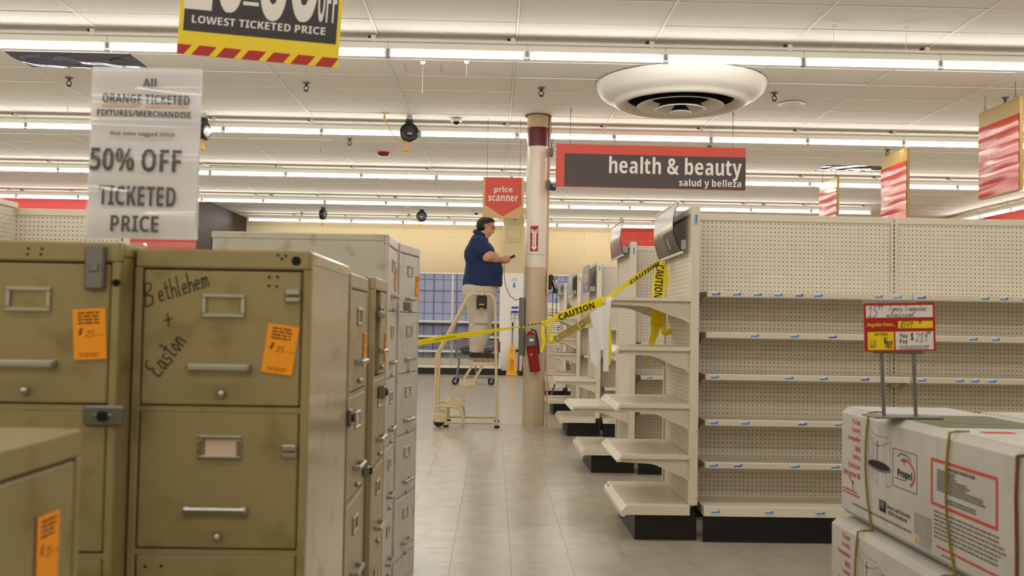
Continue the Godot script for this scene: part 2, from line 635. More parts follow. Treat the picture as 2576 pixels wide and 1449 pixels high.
func set_stage() -> void:
	var cam := Camera3D.new()
	cam.name = "camera"
	add_child(cam)
	cam.transform = eye()
	cam.keep_aspect = Camera3D.KEEP_HEIGHT
	cam.fov = rad_to_deg(2.0 * atan(724.5 / 2456.4))
	cam.near = 0.05
	cam.far = 100.0
	var ca := CameraAttributesPhysical.new()
	ca.frustum_focal_length = 23.0
	ca.frustum_focus_distance = 11.0
	ca.exposure_aperture = 3.4
	cam.attributes = ca
	cam.fov = rad_to_deg(2.0 * atan(724.5 / 2456.4))
	cam.current = true
	var we := WorldEnvironment.new()
	we.name = "surroundings"
	var e := Environment.new()
	e.background_mode = Environment.BG_COLOR
	e.background_color = Color(0, 0, 0)
	e.tonemap_mode = Environment.TONE_MAPPER_LINEAR
	e.tonemap_exposure = EXPOSURE
	e.sdfgi_enabled = true
	e.ssao_enabled = true
	e.ssil_enabled = true
	we.environment = e
	add_child(we)
	# the downward light of the strips: one area light to every three tubes, just under them
	for d in ROWS:
		var ext := row_extent(d)
		var k: int = ext[0]
		while k <= ext[1]:
			var cnt := mini(3, ext[1] - k + 1)
			var x := -3.4036 + k * BAY + cnt * BAY * 0.5
			strip_glow(P(x, 3.5535, d), cnt * BAY, 0.0)
			k += cnt
	for j in 5:
		strip_glow(P(9.95, 3.5535, 21.0 - j * 3 * BAY - 1.5 * BAY), 3 * BAY, PI / 2)


func strip_glow(at: Vector3, l: float, turn: float) -> void:
	# two long faces to a strip, looking out to either side and a little down, as the bare tubes shine
	for s in [-1.0, 1.0]:
		var look := Vector3(0, -sin(GLOW_TILT), s * cos(GLOW_TILT))
		var a := AreaLight3D.new()
		a.name = "strip_glow"
		a.area_size = Vector2(l - 0.07, 0.04)
		a.area_normalize_energy = true
		a.light_energy = AREA_ENERGY * l / 3.66
		a.light_color = Color(1.0, 0.985, 0.955)
		a.shadow_enabled = true
		a.area_range = 40.0
		a.area_attenuation = 2.0
		var f := Basis(Vector3.RIGHT, (-look).cross(Vector3.RIGHT), -look)
		a.basis = Basis(Vector3.UP, turn) * f
		a.position = at + Basis(Vector3.UP, turn) * look * 0.0265
		add_child(a, true)


# first and last tube of a row, counted from the tube joint at x = -3.40
func row_extent(d: float) -> Array:
	if d > 23.0:
		return [-2, 8]
	if d > 19.0:
		return [-6, 8]
	if d < 0.0:
		return [-4, 4]
	if d < 2.0:
		return [-7, 6]
	return [-7, 9]


func in_view(p: Vector3, m := 0.0) -> bool:
	var c := eye().affine_inverse() * p
	if c.z > -0.1:
		return false
	var x := absf(c.x / -c.z)
	var y := absf(c.y / -c.z)
	return x < 1288.0 / 2456.4 + m and y < 724.5 / 2456.4 + m


func build_ceiling() -> void:
	var c := thing("ceiling", "", "", Vector3.ZERO, 0.0, "", "structure")
	var slab := MB.new()
	slab.span(P(-12.2, CEIL + 0.06, -4.2), P(10.9, CEIL + 0.2, 24.4))
	part(c, "slab", slab, M.wall_plain)
	var tee := MB.new()
	var cells := []
	for i in range(-11, 9):
		for j in range(-20, 27):
			var x := GRID_X + i * BAY
			var d := GRID_D + j * CELL
			if x < -12.1 or x + BAY > 10.95 or d > 24.0:
				continue
			cells.append([x, d])
	for j in range(-20, 27):
		var d := GRID_D + j * CELL
		if d < 24.2:
			tee.span(P(-12.0, CEIL + 0.0055, d - 0.006), P(10.7, CEIL + 0.014, d + 0.006))
	var ct := part(c, "cross_tees", tee, M.ceiling_grid)
	ct.set_meta("kind", "stuff")
	for i in range(-10, 10):
		var x := GRID_X + i * BAY
		var r := MB.new()
		r.span(P(x - 0.009, CEIL + 0.0045, -4.0), P(x + 0.009, CEIL + 0.03, 24.2))
		part(c, "runner", r, M.ceiling_grid)
	# lay-in tiles: the 300 nearest in view one by one, the others joined
	var mirrors := [[-4, 2], [-4, 13], [4, 11]]
	var seen := []
	var rest := MB.new()
	for t in cells:
		var mid := P(t[0] + BAY * 0.5, CEIL, t[1] + CELL * 0.5)
		var ci := roundi((t[0] - GRID_X) / BAY)
		var cj := roundi((t[1] - GRID_D) / CELL)
		if [ci, cj] in mirrors:
			continue
		if in_view(mid, 0.06):
			seen.append([t[1], t[0], ci, cj])
		else:
			rest.span(P(t[0] + 0.01, CEIL + 0.008, t[1] + 0.01), P(t[0] + BAY - 0.01, CEIL + 0.03, t[1] + CELL - 0.01))
	seen.sort()
	var tm := MB.new()
	tm.box(Vector3.ZERO, Vector3(BAY - 0.021, 0.02, CELL - 0.0155), 0.004)
	var tmesh := tm.mesh()
	for k in seen.size():
		var t: Array = seen[k]
		if k >= 300:
			rest.span(P(t[1] + 0.01, CEIL + 0.008, t[0] + 0.01), P(t[1] + BAY - 0.01, CEIL + 0.03, t[0] + CELL - 0.01))
			continue
		var rough: bool = (t[2] * 7 + t[3] * 5 + int(t[3] / 3)) % 5 == 0 or t[3] < 1
		var o := part(c, "ceiling_tile", tmesh, M.tile_fissured if rough else M.tile_smooth, P(t[1] + BAY * 0.5, CEIL + 0.017 + rng.randf() * 0.004, t[0] + CELL * 0.5))
		o.rotation.x = rng.randf_range(-0.002, 0.002)
	var ro := part(c, "distant_tiles", rest, M.tile_smooth)
	ro.set_meta("kind", "stuff")
	# warped mirror panels that take the place of three tiles
	var words := ["warped mirror panel set in the ceiling above the white price notice", "small strip of mirror panel in the ceiling behind the white price notice", "mirror panel in the ceiling beside the orange category signs"]
	for k in 3:
		var x: float = GRID_X + mirrors[k][0] * BAY
		var d: float = GRID_D + mirrors[k][1] * CELL
		var b := MB.new()
		var rows := []
		for j in 25:
			var row := []
			for i in 41:
				var u := i / 40.0
				var w := j / 24.0
				var dent := 0.012 * sin(u * 8.0 + 2.0 * sin(w * 4.0)) * sin(w * PI) + 0.005 * sin(u * 19.0 + w * 7.0 + k) * sin(w * PI) + 0.014 * sin(w * PI) * sin(u * PI)
				row.append(Vector3(0.012 + u * (BAY - 0.024), -dent, -0.012 - w * (CELL - 0.024)))
			rows.append(row)
		b.sheet(rows, true)
		var t := thing("mirror_panel", words[k], "ceiling panel", P(x, CEIL + 0.008, d), 0.0, "mirror panels in the ceiling")
		part(t, "mirror_sheet", b, M.mirror)
		var bk := MB.new()
		bk.span(Vector3(0.01, 0.012, -0.01), Vector3(BAY - 0.01, 0.03, -CELL + 0.01))
		part(t, "backing", bk, M.fitting)


func build_floor() -> void:
	var f := thing("floor", "", "", Vector3.ZERO, 0.0, "", "structure")
	var slab := MB.new()
	slab.span(P(-12.2, -0.15, -4.2), P(10.9, -0.0015, 24.4))
	part(f, "slab", slab, M.grout)
	var seen := []
	var s := 0.3048
	var rest := [MB.new(), MB.new()]
	for i in range(-41, 36):
		for j in range(-13, 80):
			var x := 0.415 + i * s
			var d := 0.1 + j * s
			if x < -12.1 or x + s > 10.7 or d + s > 24.3:
				continue
			var mid := P(x + s * 0.5, 0, d + s * 0.5)
			if in_view(mid, 0.03) and x > -0.092 * d - 0.1 and x < 0.36 * d and not (x > 1.0 and d > 5.4 and d < 6.3):
				seen.append([d, x, i, j])
			else:
				rest[posmod(i + j, 2)].quad(P(x + 0.0006, 0, d + 0.0006), P(x + s - 0.0006, 0, d + 0.0006), P(x + s - 0.0006, 0, d + s - 0.0006), P(x + 0.0006, 0, d + s - 0.0006))
	seen.sort()
	var tm := MB.new()
	tm.box(Vector3(0, -0.0015, 0), Vector3(s - 0.0012, 0.003, s - 0.0012), 0.0006)
	var tmesh := tm.mesh()
	for k in seen.size():
		var t: Array = seen[k]
		if k < 300:
			part(f, "floor_tile", tmesh, M["floor%d" % posmod(t[2] * 3 + t[3] * 7 + int(t[2] * t[3] / 2.0), 4)], P(t[1] + s * 0.5, rng.randf() * 0.0003, t[0] + s * 0.5))
		else:
			rest[posmod(t[2] + t[3], 2)].quad(P(t[1] + 0.0006, 0, t[0] + 0.0006), P(t[1] + s - 0.0006, 0, t[0] + 0.0006), P(t[1] + s - 0.0006, 0, t[0] + s - 0.0006), P(t[1] + 0.0006, 0, t[0] + s - 0.0006))
	for k in 2:
		var o := part(f, "distant_tiles", rest[k], M["floor%d" % (k * 2)])
		o.set_meta("kind", "stuff")


func struct(nm: String) -> Node3D:
	return thing(nm, "", "", Vector3.ZERO, 0.0, "", "structure")


func build_walls() -> void:
	var w := struct("wall_back")
	var b := MB.new()
	b.span(P(-12.2, 0, 24.1995), P(10.9, CEIL + 0.1, 24.5))
	part(w, "core", b, M.block_cream0)
	var full := MB.new()
	full.box(Vector3.ZERO, Vector3(0.404, 0.201, 0.02), 0.0025)
	var fm := full.mesh()
	var half := MB.new()
	half.box(Vector3.ZERO, Vector3(0.2008, 0.201, 0.02), 0.0025)
	var hm := half.mesh()
	const EDGE := 3.048
	var course := 0
	for j in 8:
		var y := 2.2 + 0.2032 * j
		var off := 0.2032 if j % 2 else 0.0
		for i in range(-15, 15):
			var x := i * 0.4064 + off
			if x < -6.05 or x > 5.4:
				continue
			if absf(x - EDGE) < 0.1:
				part(w, "wall_block", hm, M.block_cream0, P(x - 0.1016, y, 24.206))
				part(w, "wall_block", hm, M.block_red, P(x + 0.1016, y, 24.206))
				continue
			part(w, "wall_block", fm, M.block_red if x > EDGE else M["block_cream%d" % ((i * 5 + j * 3) & 1)], P(x, y, 24.206))
		course += 1
	# white-painted pilaster with a cream head
	var pil := struct("wall_pilaster")
	var lo := MB.new()
	lo.span(P(0.14, 0.0, 22.85), P(0.68, 2.39, 24.2))
	part(pil, "painted_shaft", lo, M.white_block)
	var hi := MB.new()
	hi.span(P(0.2, 2.39, 22.9), P(0.68, CEIL - 0.003, 24.2))
	part(pil, "cream_head", hi, M.block_cream0)
	var bs := MB.new()
	bs.span(P(0.135, 0.0, 22.84), P(0.685, 0.11, 22.9))
	part(pil, "black_skirting", bs, M.black_base)
	# the red-fronted, brown-sided store room on the far left
	var r := struct("wall_left_rear")
	var red := MB.new()
	red.span(P(-12.0, 0, 20.1), P(-6.15, CEIL, 20.2))
	part(r, "red_front", red, M.red_paint)
	var br := MB.new()
	br.span(P(-6.3, 0, 20.2), P(-6.15, CEIL, 24.2))
	part(r, "brown_side", br, M.brown_panel)
	for a in [["wall_left", P(-12.2, 0, -4.0), P(-12.0, CEIL + 0.1, 24.4), M.wall_plain], ["wall_front", P(-12.2, 0, -4.2), P(10.9, CEIL + 0.1, -4.0), M.wall_plain]]:
		var t := struct(a[0])
		var q := MB.new()
		q.span(a[1], a[2])
		part(t, "face", q, a[3])
	var wr := struct("wall_right")
	var q1 := MB.new()
	q1.span(P(10.6, 0, -4.0), P(10.8, 2.4, 24.4))
	part(wr, "lower_face", q1, M.wall_plain)
	var q2 := MB.new()
	q2.span(P(10.6, 2.4, -4.0), P(10.8, CEIL + 0.1, 24.4))
	part(wr, "red_band", q2, M.red_paint)


# ---------------------------------------------------------------- ceiling fittings
func build_strip_lights() -> void:
	var proto: Node3D = null
	for d in ROWS:
		var ext := row_extent(d)
		for k in range(ext[0], ext[1] + 1):
			var x := -3.4036 + k * BAY
			var label: String = "bare fluorescent strip light in the ceiling row " + ROW_WORDS[d]
			var grp: String = "strip lights in the row " + ROW_WORDS[d]
			if proto == null:
				proto = strip_light(P(x, 3.5535, d), label, grp)
			else:
				copy(proto, P(x, 3.5535, d), 0.0, label, grp)
	for k in 15:
		copy(proto, P(9.95, 3.5535, 21.0 - k * BAY), -PI / 2, "bare fluorescent strip light in the row running along the red side wall", "strip lights along the red side wall")


func strip_light(at: Vector3, label: String, grp: String) -> Node3D:
	var t := thing("strip_light", label, "light", at, 0.0, grp)
	var c := MB.new()
	c.span(Vector3(0, 0.036, -0.033), Vector3(BAY, 0.1, 0.033), 0.008)
	c.span(Vector3(0, 0.1, -0.052), Vector3(BAY, 0.116, 0.052))
	part(t, "channel", c, M.fitting)
	var tb := MB.new()
	tb.tube([Vector3(0.032, 0, 0), Vector3(0.037, 0, 0), Vector3(BAY - 0.037, 0, 0), Vector3(BAY - 0.032, 0, 0)], 0.0235, 12)
	part(t, "tube", tb, M.tube)
	for s in 2:
		var so := MB.new()
		var x0: float = 0.012 if s == 0 else BAY - 0.012
		so.box(Vector3(x0, 0.008, 0), Vector3(0.02, 0.07, 0.05), 0.004)
		so.box(Vector3(x0, -0.024, 0.0), Vector3(0.02, 0.014, 0.062), 0.003)
		part(t, "socket", so, M.socket)
	var br := MB.new()
	br.box(Vector3(BAY - 0.126, 0.125, 0.03), Vector3(0.042, 0.062, 0.028), 0.003)
	part(t, "bracket", br, M.fitting)
	var cl := MB.new()
	cl.box(Vector3(BAY - 0.16, 0.145, 0.01), Vector3(0.03, 0.012, 0.04))
	part(t, "clip", cl, M.dark_steel)
	return t


func build_ceiling_things() -> void:
	# round air diffuser
	var t := thing("air_diffuser", "large round white ceiling air diffuser with stepped rings", "air vent", P(1.895, CEIL - 0.002, 10.0))
	var lip := MB.new()
	lip.lathe([Vector2(0.545, -0.15), Vector2(0.585, -0.205), Vector2(0.6, -0.216), Vector2(0.625, -0.221), Vector2(0.65, -0.217), Vector2(0.672, -0.204), Vector2(0.692, -0.186), Vector2(0.715, -0.172), Vector2(0.745, -0.16), Vector2(0.79, -0.135), Vector2(0.83, -0.1), Vector2(0.856, -0.06), Vector2(0.868, -0.025), Vector2(0.87, 0.0)], 72, true)
	part(t, "outer_bowl", lip, M.fitting)
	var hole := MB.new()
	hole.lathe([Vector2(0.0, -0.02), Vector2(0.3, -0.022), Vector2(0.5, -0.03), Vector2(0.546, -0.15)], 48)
	part(t, "shade_throat", hole, M.void_shade)  # shade of the duct put in as a black surface
	for k in 3:
		var r: float = [0.443, 0.254, 0.113][k]
		var y: float = [-0.228, -0.263, -0.293][k]
		var c := MB.new()
		if k < 2:
			c.lathe([Vector2(r * 0.66, y + 0.085), Vector2(r - 0.025, y + 0.01), Vector2(r, y), Vector2(r + 0.005, y + 0.005), Vector2(r - 0.004, y + 0.014)], 64)
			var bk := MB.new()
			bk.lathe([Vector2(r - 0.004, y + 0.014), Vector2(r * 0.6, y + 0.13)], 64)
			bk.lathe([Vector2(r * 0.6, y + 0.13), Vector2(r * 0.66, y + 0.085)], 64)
			part(t, "cone_back_shade", bk, M.void_shade)  # upper cone sides coloured near-black for the shade above them
		else:
			c.lathe([Vector2(0.0, y + 0.002), Vector2(r - 0.01, y), Vector2(r, y + 0.006), Vector2(r - 0.008, y + 0.012)], 48)
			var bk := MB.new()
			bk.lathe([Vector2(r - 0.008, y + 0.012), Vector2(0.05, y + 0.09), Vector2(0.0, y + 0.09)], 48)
			part(t, "cone_back_shade", bk, M.void_shade)  # upper side of the centre disc, shade painted in likewise
		part(t, "cone_ring", c, M.fitting)
	for k in 2:
		var spk := MB.new()
		spk.xf = Transform3D(Basis(Vector3.UP, PI / 2 * k + 0.5), Vector3.ZERO)
		spk.box(Vector3(0, -0.12, 0), Vector3(0.9, 0.02, 0.012))
		part(t, "spoke", spk, M.dark_steel)
	# sprinklers on their grid
	var proto: Node3D = null
	for j in 5:
		for i in range(-4, 4):
			var p := P(0.465 + 2.485 * i, CEIL, 10.27 + 3.12 * j - (3.12 if i == 9 else 0.0))
			if not in_view(p, 0.0) or (absf(p.x + 4.1) < 0.75 and absf(p.z + 16.3) < 0.5):
				continue
			if proto == null:
				proto = sprinkler(p)
			else:
				copy(proto, p, 0.3 * i)
	# cable reels
	reel(P(-1.064, CEIL, 11.8), 0.25, "black retractable cord reel with a yellow plug hung before the column", true)
	reel(P(-3.59, CEIL, 11.97), 1.35, "black cord reel turned edge-on beside the white price notice", false)
	reel(P(-3.74, CEIL, 21.2), 1.2, "small black cord reel over the dark brown side wall", false)
	reel(P(-1.6, CEIL, 21.2), 0.0, "round black cord reel hanging before the cream back wall", true)
	# dome cameras
	dome(P(-0.5, CEIL, 11.95), "white and black dome camera on the ceiling beside the cord reel")
	dome(P(-0.43, CEIL, 21.9), "small dark dome camera on the ceiling above the man on the ladder")
	# red strobe
	var st := thing("fire_strobe", "red round fire strobe on the ceiling below the cord reel", "alarm", P(-1.677, CEIL, 14.47))
	var sb := MB.new()
	sb.lathe([Vector2(0, -0.05), Vector2(0.05, -0.05), Vector2(0.09, -0.03), Vector2(0.1, 0)], 24)
	part(st, "housing", sb, M.extinguisher_red)
	var sl := MB.new()
	sl.ball(Vector3(0, -0.055, 0), Vector3(0.035, 0.03, 0.035), 10)
	part(st, "lens", sl, M.sign_white)
	# round speaker
	var sp := thing("ceiling_speaker", "flat round speaker grille flush in the ceiling beside the diffuser", "speaker", P(3.28, CEIL, 10.76))
	var s1 := MB.new()
	s1.lathe([Vector2(0.105, -0.004), Vector2(0.14, -0.008), Vector2(0.15, 0.0)], 32)
	part(sp, "rim", s1, M.fitting)
	var s2 := MB.new()
	s2.lathe([Vector2(0.0, -0.004), Vector2(0.105, -0.004)], 32)
	part(sp, "grille", s2, M.socket)
	# loose hooks left in the grid
	var hk := MB.new()
	hk.tube([Vector3(0, 0, 0), Vector3(0, -0.06, 0), Vector3(0.012, -0.075, 0), Vector3(0.024, -0.06, 0)], 0.0022, 5)
	var hm := hk.mesh()
	for a in [[-5.1, 11.6], [-2.55, 14.1], [-1.6, 12.25], [-0.4, 12.25], [-0.9, 9.4], [-0.55, 9.4], [-1.9, 16.5], [-3.0, 19.0], [2.4, 15.0]]:
		single("ceiling_hook", hm, M.wire, "small empty wire hook left hanging from the ceiling grid", "hook", P(a[0], CEIL, a[1]), Vector3.ZERO, "empty hooks in the ceiling")
	# clear sign clips hanging from the grid
	for a in [[-0.3, 9.25, 0.12], [-0.72, 9.3, 0.28], [2.75, 7.88, 0.2], [3.35, 7.88, 0.2]]:
		var c := thing("sign_clip", "clear plastic sign clip with a thin drop wire under the ceiling grid", "sign clip", P(a[0], CEIL, a[1]), 0.0, "clear sign clips")
		var b := MB.new()
		b.prism(PackedVector2Array([Vector2(-0.028, 0), Vector2(0.028, 0), Vector2(0.018, -0.03), Vector2(-0.018, -0.03)]), 0.004)
		part(c, "clip", b, M.fitting)
		var wv := MB.new()
		wv.cyl(Vector3(0, -0.03, 0), Vector3(0, -0.03 - a[2], 0), 0.002, 5)
		part(c, "drop_wire", wv, M.fitting)


func sprinkler(p: Vector3) -> Node3D:
	var t := thing("sprinkler_head", "dark bronze sprinkler head hanging from a ceiling plate", "sprinkler", p, 0.0, "sprinkler heads on the ceiling")
	var a := MB.new()
	a.lathe([Vector2(0.0, -0.012), Vector2(0.03, -0.012), Vector2(0.042, 0.0)], 16)
	part(t, "escutcheon", a, M.steel)
	var b := MB.new()
	b.cyl(Vector3(0, -0.012, 0), Vector3(0, -0.035, 0), 0.012, 8)
	b.tube([Vector3(0.01, -0.03, 0), Vector3(0.026, -0.045, 0), Vector3(0.024, -0.065, 0), Vector3(0.004, -0.08, 0)], 0.005, 6)
	b.tube([Vector3(-0.01, -0.03, 0), Vector3(-0.026, -0.045, 0), Vector3(-0.024, -0.065, 0), Vector3(-0.004, -0.08, 0)], 0.005, 6)
	part(t, "yoke", b, M.dark_steel)
	var c := MB.new()
	c.cyl(Vector3(0, -0.08, 0), Vector3(0, -0.088, 0), 0.022, 10)
	part(t, "deflector", c, M.dark_steel)
	return t


func reel(p: Vector3, turn: float, label: String, outlet: bool) -> void:
	var t := thing("cord_reel", label, "cord reel", p, turn, "cord reels hung from the ceiling")
	var a := MB.new()
	a.box(Vector3(0, -0.03, 0), Vector3(0.07, 0.06, 0.05), 0.005)
	part(t, "mount", a, M.chrome)
	var n := MB.new()
	n.box(Vector3(0, -0.085, 0), Vector3(0.09, 0.09, 0.06), 0.012)
	part(t, "neck", n, M.black_plastic)
	var b := MB.new()
	b.xf = Transform3D(Basis(Vector3.RIGHT, PI / 2), Vector3(0, -0.205, 0))
	b.lathe([Vector2(0, -0.045), Vector2(0.07, -0.05), Vector2(0.1, -0.045), Vector2(0.115, -0.03), Vector2(0.115, 0.03), Vector2(0.1, 0.045), Vector2(0.07, 0.05), Vector2(0.0, 0.045)], 36)
	part(t, "drum", b, M.black_plastic)
	var l := MB.new()
	l.box(Vector3(0.0, -0.225, 0.05), Vector3(0.06, 0.022, 0.004))
	part(t, "label_glint", l, M.socket, Vector3.ZERO, Vector3(0, 0, 0.0))  # pale label; on the back reel it stands for a painted highlight
	var y := MB.new()
	y.cyl(Vector3(-0.03, -0.3, 0), Vector3(-0.03, -0.36, 0), 0.006, 6)
	y.box(Vector3(-0.03, -0.315, 0), Vector3(0.03, 0.035, 0.03), 0.008)
	y.box(Vector3(-0.03, -0.39, 0), Vector3(0.032, 0.06, 0.03), 0.006)
	y.box(Vector3(-0.03, -0.425, 0), Vector3(0.09, 0.028, 0.035), 0.006)
	part(t, "yellow_plug", y, M.cord_yellow)
	if outlet:
		var w := MB.new()
		var q := []
		for k in 15:
			var s := k / 14.0
			q.append(Vector3(lerpf(-0.3, -0.01, s), -0.06 - 0.255 * s - 0.09 * sin(s * PI), -0.02))
		w.tube(q, 0.0055, 6)
		w.box(Vector3(-0.3, -0.03, -0.02), Vector3(0.025, 0.05, 0.025), 0.004)
		part(t, "yellow_cord", w, M.cord_yellow)
		var o := MB.new()
		o.box(Vector3(-0.3, -0.004, -0.02), Vector3(0.09, 0.008, 0.09))
		part(t, "outlet_plate", o, M.fitting)


func dome(p: Vector3, label: String) -> void:
	var t := thing("dome_camera", label, "camera", p)
	var a := MB.new()
	a.lathe([Vector2(0.045, -0.035), Vector2(0.066, -0.03), Vector2(0.068, 0.0)], 24)
	part(t, "collar", a, M.fitting)
	var b := MB.new()
	b.ball(Vector3(0, -0.03, 0), Vector3(0.05, 0.045, 0.05), 16)
	part(t, "dome", b, M.black_plastic)


# ---------------------------------------------------------------- shelving
# a perforated sheet in the xy plane from the origin, holes one inch apart
func peg_mesh(w: float, h: float) -> ArrayMesh:
	var key := "peg%.3f|%.3f" % [w, h]
	if shared.has(key):
		return shared[key]
	var nx := roundi(w / 0.0254)
	var ny := roundi(h / 0.0254)
	var px := w / nx
	var py := h / ny
	var r := 0.0042
	var v := PackedVector3Array()
	var n := PackedVector3Array()
	var ix := PackedInt32Array()
	for j in ny + 1:
		for i in nx + 1:
			v.append(Vector3(i * px, j * py, 0))
			n.append(Vector3(0, 0, 1))
	for j in ny:
		for i in nx:
			var bl := j * (nx + 1) + i
			var br := bl + 1
			var tl := bl + nx + 1
			var tr := tl + 1
			var c := Vector3((i + 0.5) * px, (j + 0.5) * py, 0)
			var q := v.size()
			for o in [Vector3(r, 0, 0), Vector3(0, r, 0), Vector3(-r, 0, 0), Vector3(0, -r, 0)]:
				v.append(c + o)
				n.append(Vector3(0, 0, 1))
			# right q, top q+1, left q+2, bottom q+3; clockwise triangles
			ix.append_array([bl, q + 3, br, br, q, tr, tr, q + 1, tl, tl, q + 2, bl, bl, q + 2, q + 3, br, q + 3, q, tr, q, q + 1, tl, q + 1, q + 2])
	var arr := []
	arr.resize(Mesh.ARRAY_MAX)
	arr[Mesh.ARRAY_VERTEX] = v
	arr[Mesh.ARRAY_NORMAL] = n
	arr[Mesh.ARRAY_INDEX] = ix
	var am := ArrayMesh.new()
	am.add_surface_from_arrays(Mesh.PRIMITIVE_TRIANGLES, arr)
	shared[key] = am
	return am


# slotted standard: two flanges with rungs between them, over a dark core
func standard_mesh(h: float) -> ArrayMesh:
	var key := "standard%.3f" % h
	if not shared.has(key):
		var b := MB.new()
		for s in [-1.0, 1.0]:
			b.span(Vector3(s * 0.005, 0, -0.03), Vector3(s * 0.022, h, 0.004))
		var k := 0
		while k * 0.0254 < h - 0.01:
			b.box(Vector3(0, k * 0.0254 + 0.004, 0.0), Vector3(0.011, 0.008, 0.006))
			k += 1
		shared[key] = b.mesh()
	return shared[key]


func price_tag(parent: Node, at: Vector3, rot := Vector3.ZERO, violet := false) -> void:
	if not shared.has("tag"):
		var a := MB.new()
		a.box(Vector3.ZERO, Vector3(0.058, 0.026, 0.0012))
		shared["tag"] = a.mesh()
		var p := MB.new()
		p.quad(Vector3(-0.024, -0.008, 0.001), Vector3(0.024, -0.007, 0.001), Vector3(0.026, 0.003, 0.001), Vector3(-0.025, 0.001, 0.001))
		p.quad(Vector3(0.008, 0.003, 0.001), Vector3(0.026, 0.004, 0.001), Vector3(0.025, 0.01, 0.001), Vector3(0.014, 0.009, 0.001))
		shared["tag_print"] = p.mesh()
	var t := part(parent, "price_tag", shared["tag"], M.tag_white, at, rot)
	if parent.get_parent() == self:
		part(t, "tag_print", shared["tag_print"], M.tag_violet if violet else M.tag_blue)
	else:
		part(parent, "tag_print", shared["tag_print"], M.tag_violet if violet else M.tag_blue, at, rot)


# one double-sided run of shelving: local x along the aisle, local +z towards the shopper
func gondola(d0: float, x0: float, sections: int, shelves: Array, label: String, tags: Array, sw := BAY, h := 1.9, grp := "pegboard shelving runs") -> Node3D:
	var t := thing("gondola_shelving", label, "shelving", P(x0, 0, d0), 0.0, grp)
	for s in sections:
		var x := s * sw
		part(t, "pegboard", peg_mesh(sw - 0.05, h - 0.25), M.peg, Vector3(x + 0.025, 0.2, 0))
		var core := MB.new()
		core.span(Vector3(x + 0.02, 0.19, -0.05), Vector3(x + sw - 0.02, h - 0.045, -0.046))
		part(t, "hardboard_back", core, M.hardboard)
		var rail := MB.new()
		rail.span(Vector3(x + 0.02, h - 0.05, -0.05), Vector3(x + sw - 0.02, h - 0.01, 0.006), 0.003)
		part(t, "top_rail", rail, M.almond)
		var far := MB.new()
		far.span(Vector3(x + 0.02, 0.19, -0.056), Vector3(x + sw - 0.02, h - 0.05, -0.05))
		part(t, "rear_panel", far, M.peg)
		# base deck and kick plate
		var deck := MB.new()
		deck.xf = Transform3D(Basis(Vector3.UP, PI / 2), Vector3(x + sw * 0.5, 0, 0))
		deck.prism(PackedVector2Array([Vector2(0.0, 0.2), Vector2(-0.32, 0.2), Vector2(-0.345, 0.195), Vector2(-0.352, 0.148), Vector2(-0.33, 0.145), Vector2(-0.01, 0.17), Vector2(0.0, 0.17)]), sw - 0.012)
		var dk := part(t, "base_deck", deck, M.almond)
		var kick := MB.new()
		kick.span(Vector3(x + 0.003, 0, 0.325), Vector3(x + sw - 0.003, 0.145, 0.335))
		part(t, "kick_plate", kick, M.black_base)
		var kick2 := MB.new()
		kick2.span(Vector3(x + 0.003, 0, -0.4), Vector3(x + sw - 0.003, 0.145, -0.39))
		part(t, "kick_plate", kick2, M.black_base)
		for k in 4:
			price_tag(dk, Vector3(x + 0.06 + 0.29 * k + rng.randf() * 0.05, 0.172, 0.3512), Vector3(-0.12, 0, 0))
		for i in shelves.size():
			var y: float = shelves[i][0]
			var dep: float = shelves[i][1]
			var sh := MB.new()
			var xa := x + (0.028 if s == 0 else 0.004)
			sh.span(Vector3(xa, y - 0.022, 0.012), Vector3(x + sw - 0.004, y - 0.004, dep - 0.012))
			sh.span(Vector3(xa, y - 0.036, dep - 0.012), Vector3(x + sw - 0.002, y, dep), 0.004)
			var so := part(t, "shelf", sh, M.almond)
			for e in 2:
				var br := MB.new()
				br.xf = Transform3D(Basis(Vector3.UP, -PI / 2), Vector3(x + (0.035 if e == 0 else sw - 0.02), y, 0.01))
				br.prism(PackedVector2Array([Vector2(0, 0), Vector2(dep - 0.03, -0.01), Vector2(dep - 0.03, -0.03), Vector2(dep * 0.5, -0.04), Vector2(dep * 0.2, -0.075), Vector2(0, -0.085)]), 0.004)
				part(so, "bracket", br, M.almond)
			for tg in tags:
				if int(tg[0]) == i and int(tg[1]) == s:
					price_tag(so, Vector3(x + tg[2], y - 0.018, dep + 0.0008), Vector3.ZERO, tg.size() > 3)
	for s in sections + 1:
		part(t, "slotted_upright", standard_mesh(h - 0.22), M.almond, Vector3(s * sw, 0.2, 0.0))
		var cr := MB.new()
		cr.span(Vector3(s * sw - 0.022, 0.0, -0.06), Vector3(s * sw + 0.022, h - 0.01, -0.05))
		for e in [-1.0, 1.0]:
			cr.span(Vector3(s * sw + e * 0.022, 0.0, -0.05), Vector3(s * sw + e * 0.019, h - 0.01, -0.03))
		part(t, "upright_channel", cr, M.almond)
	return t


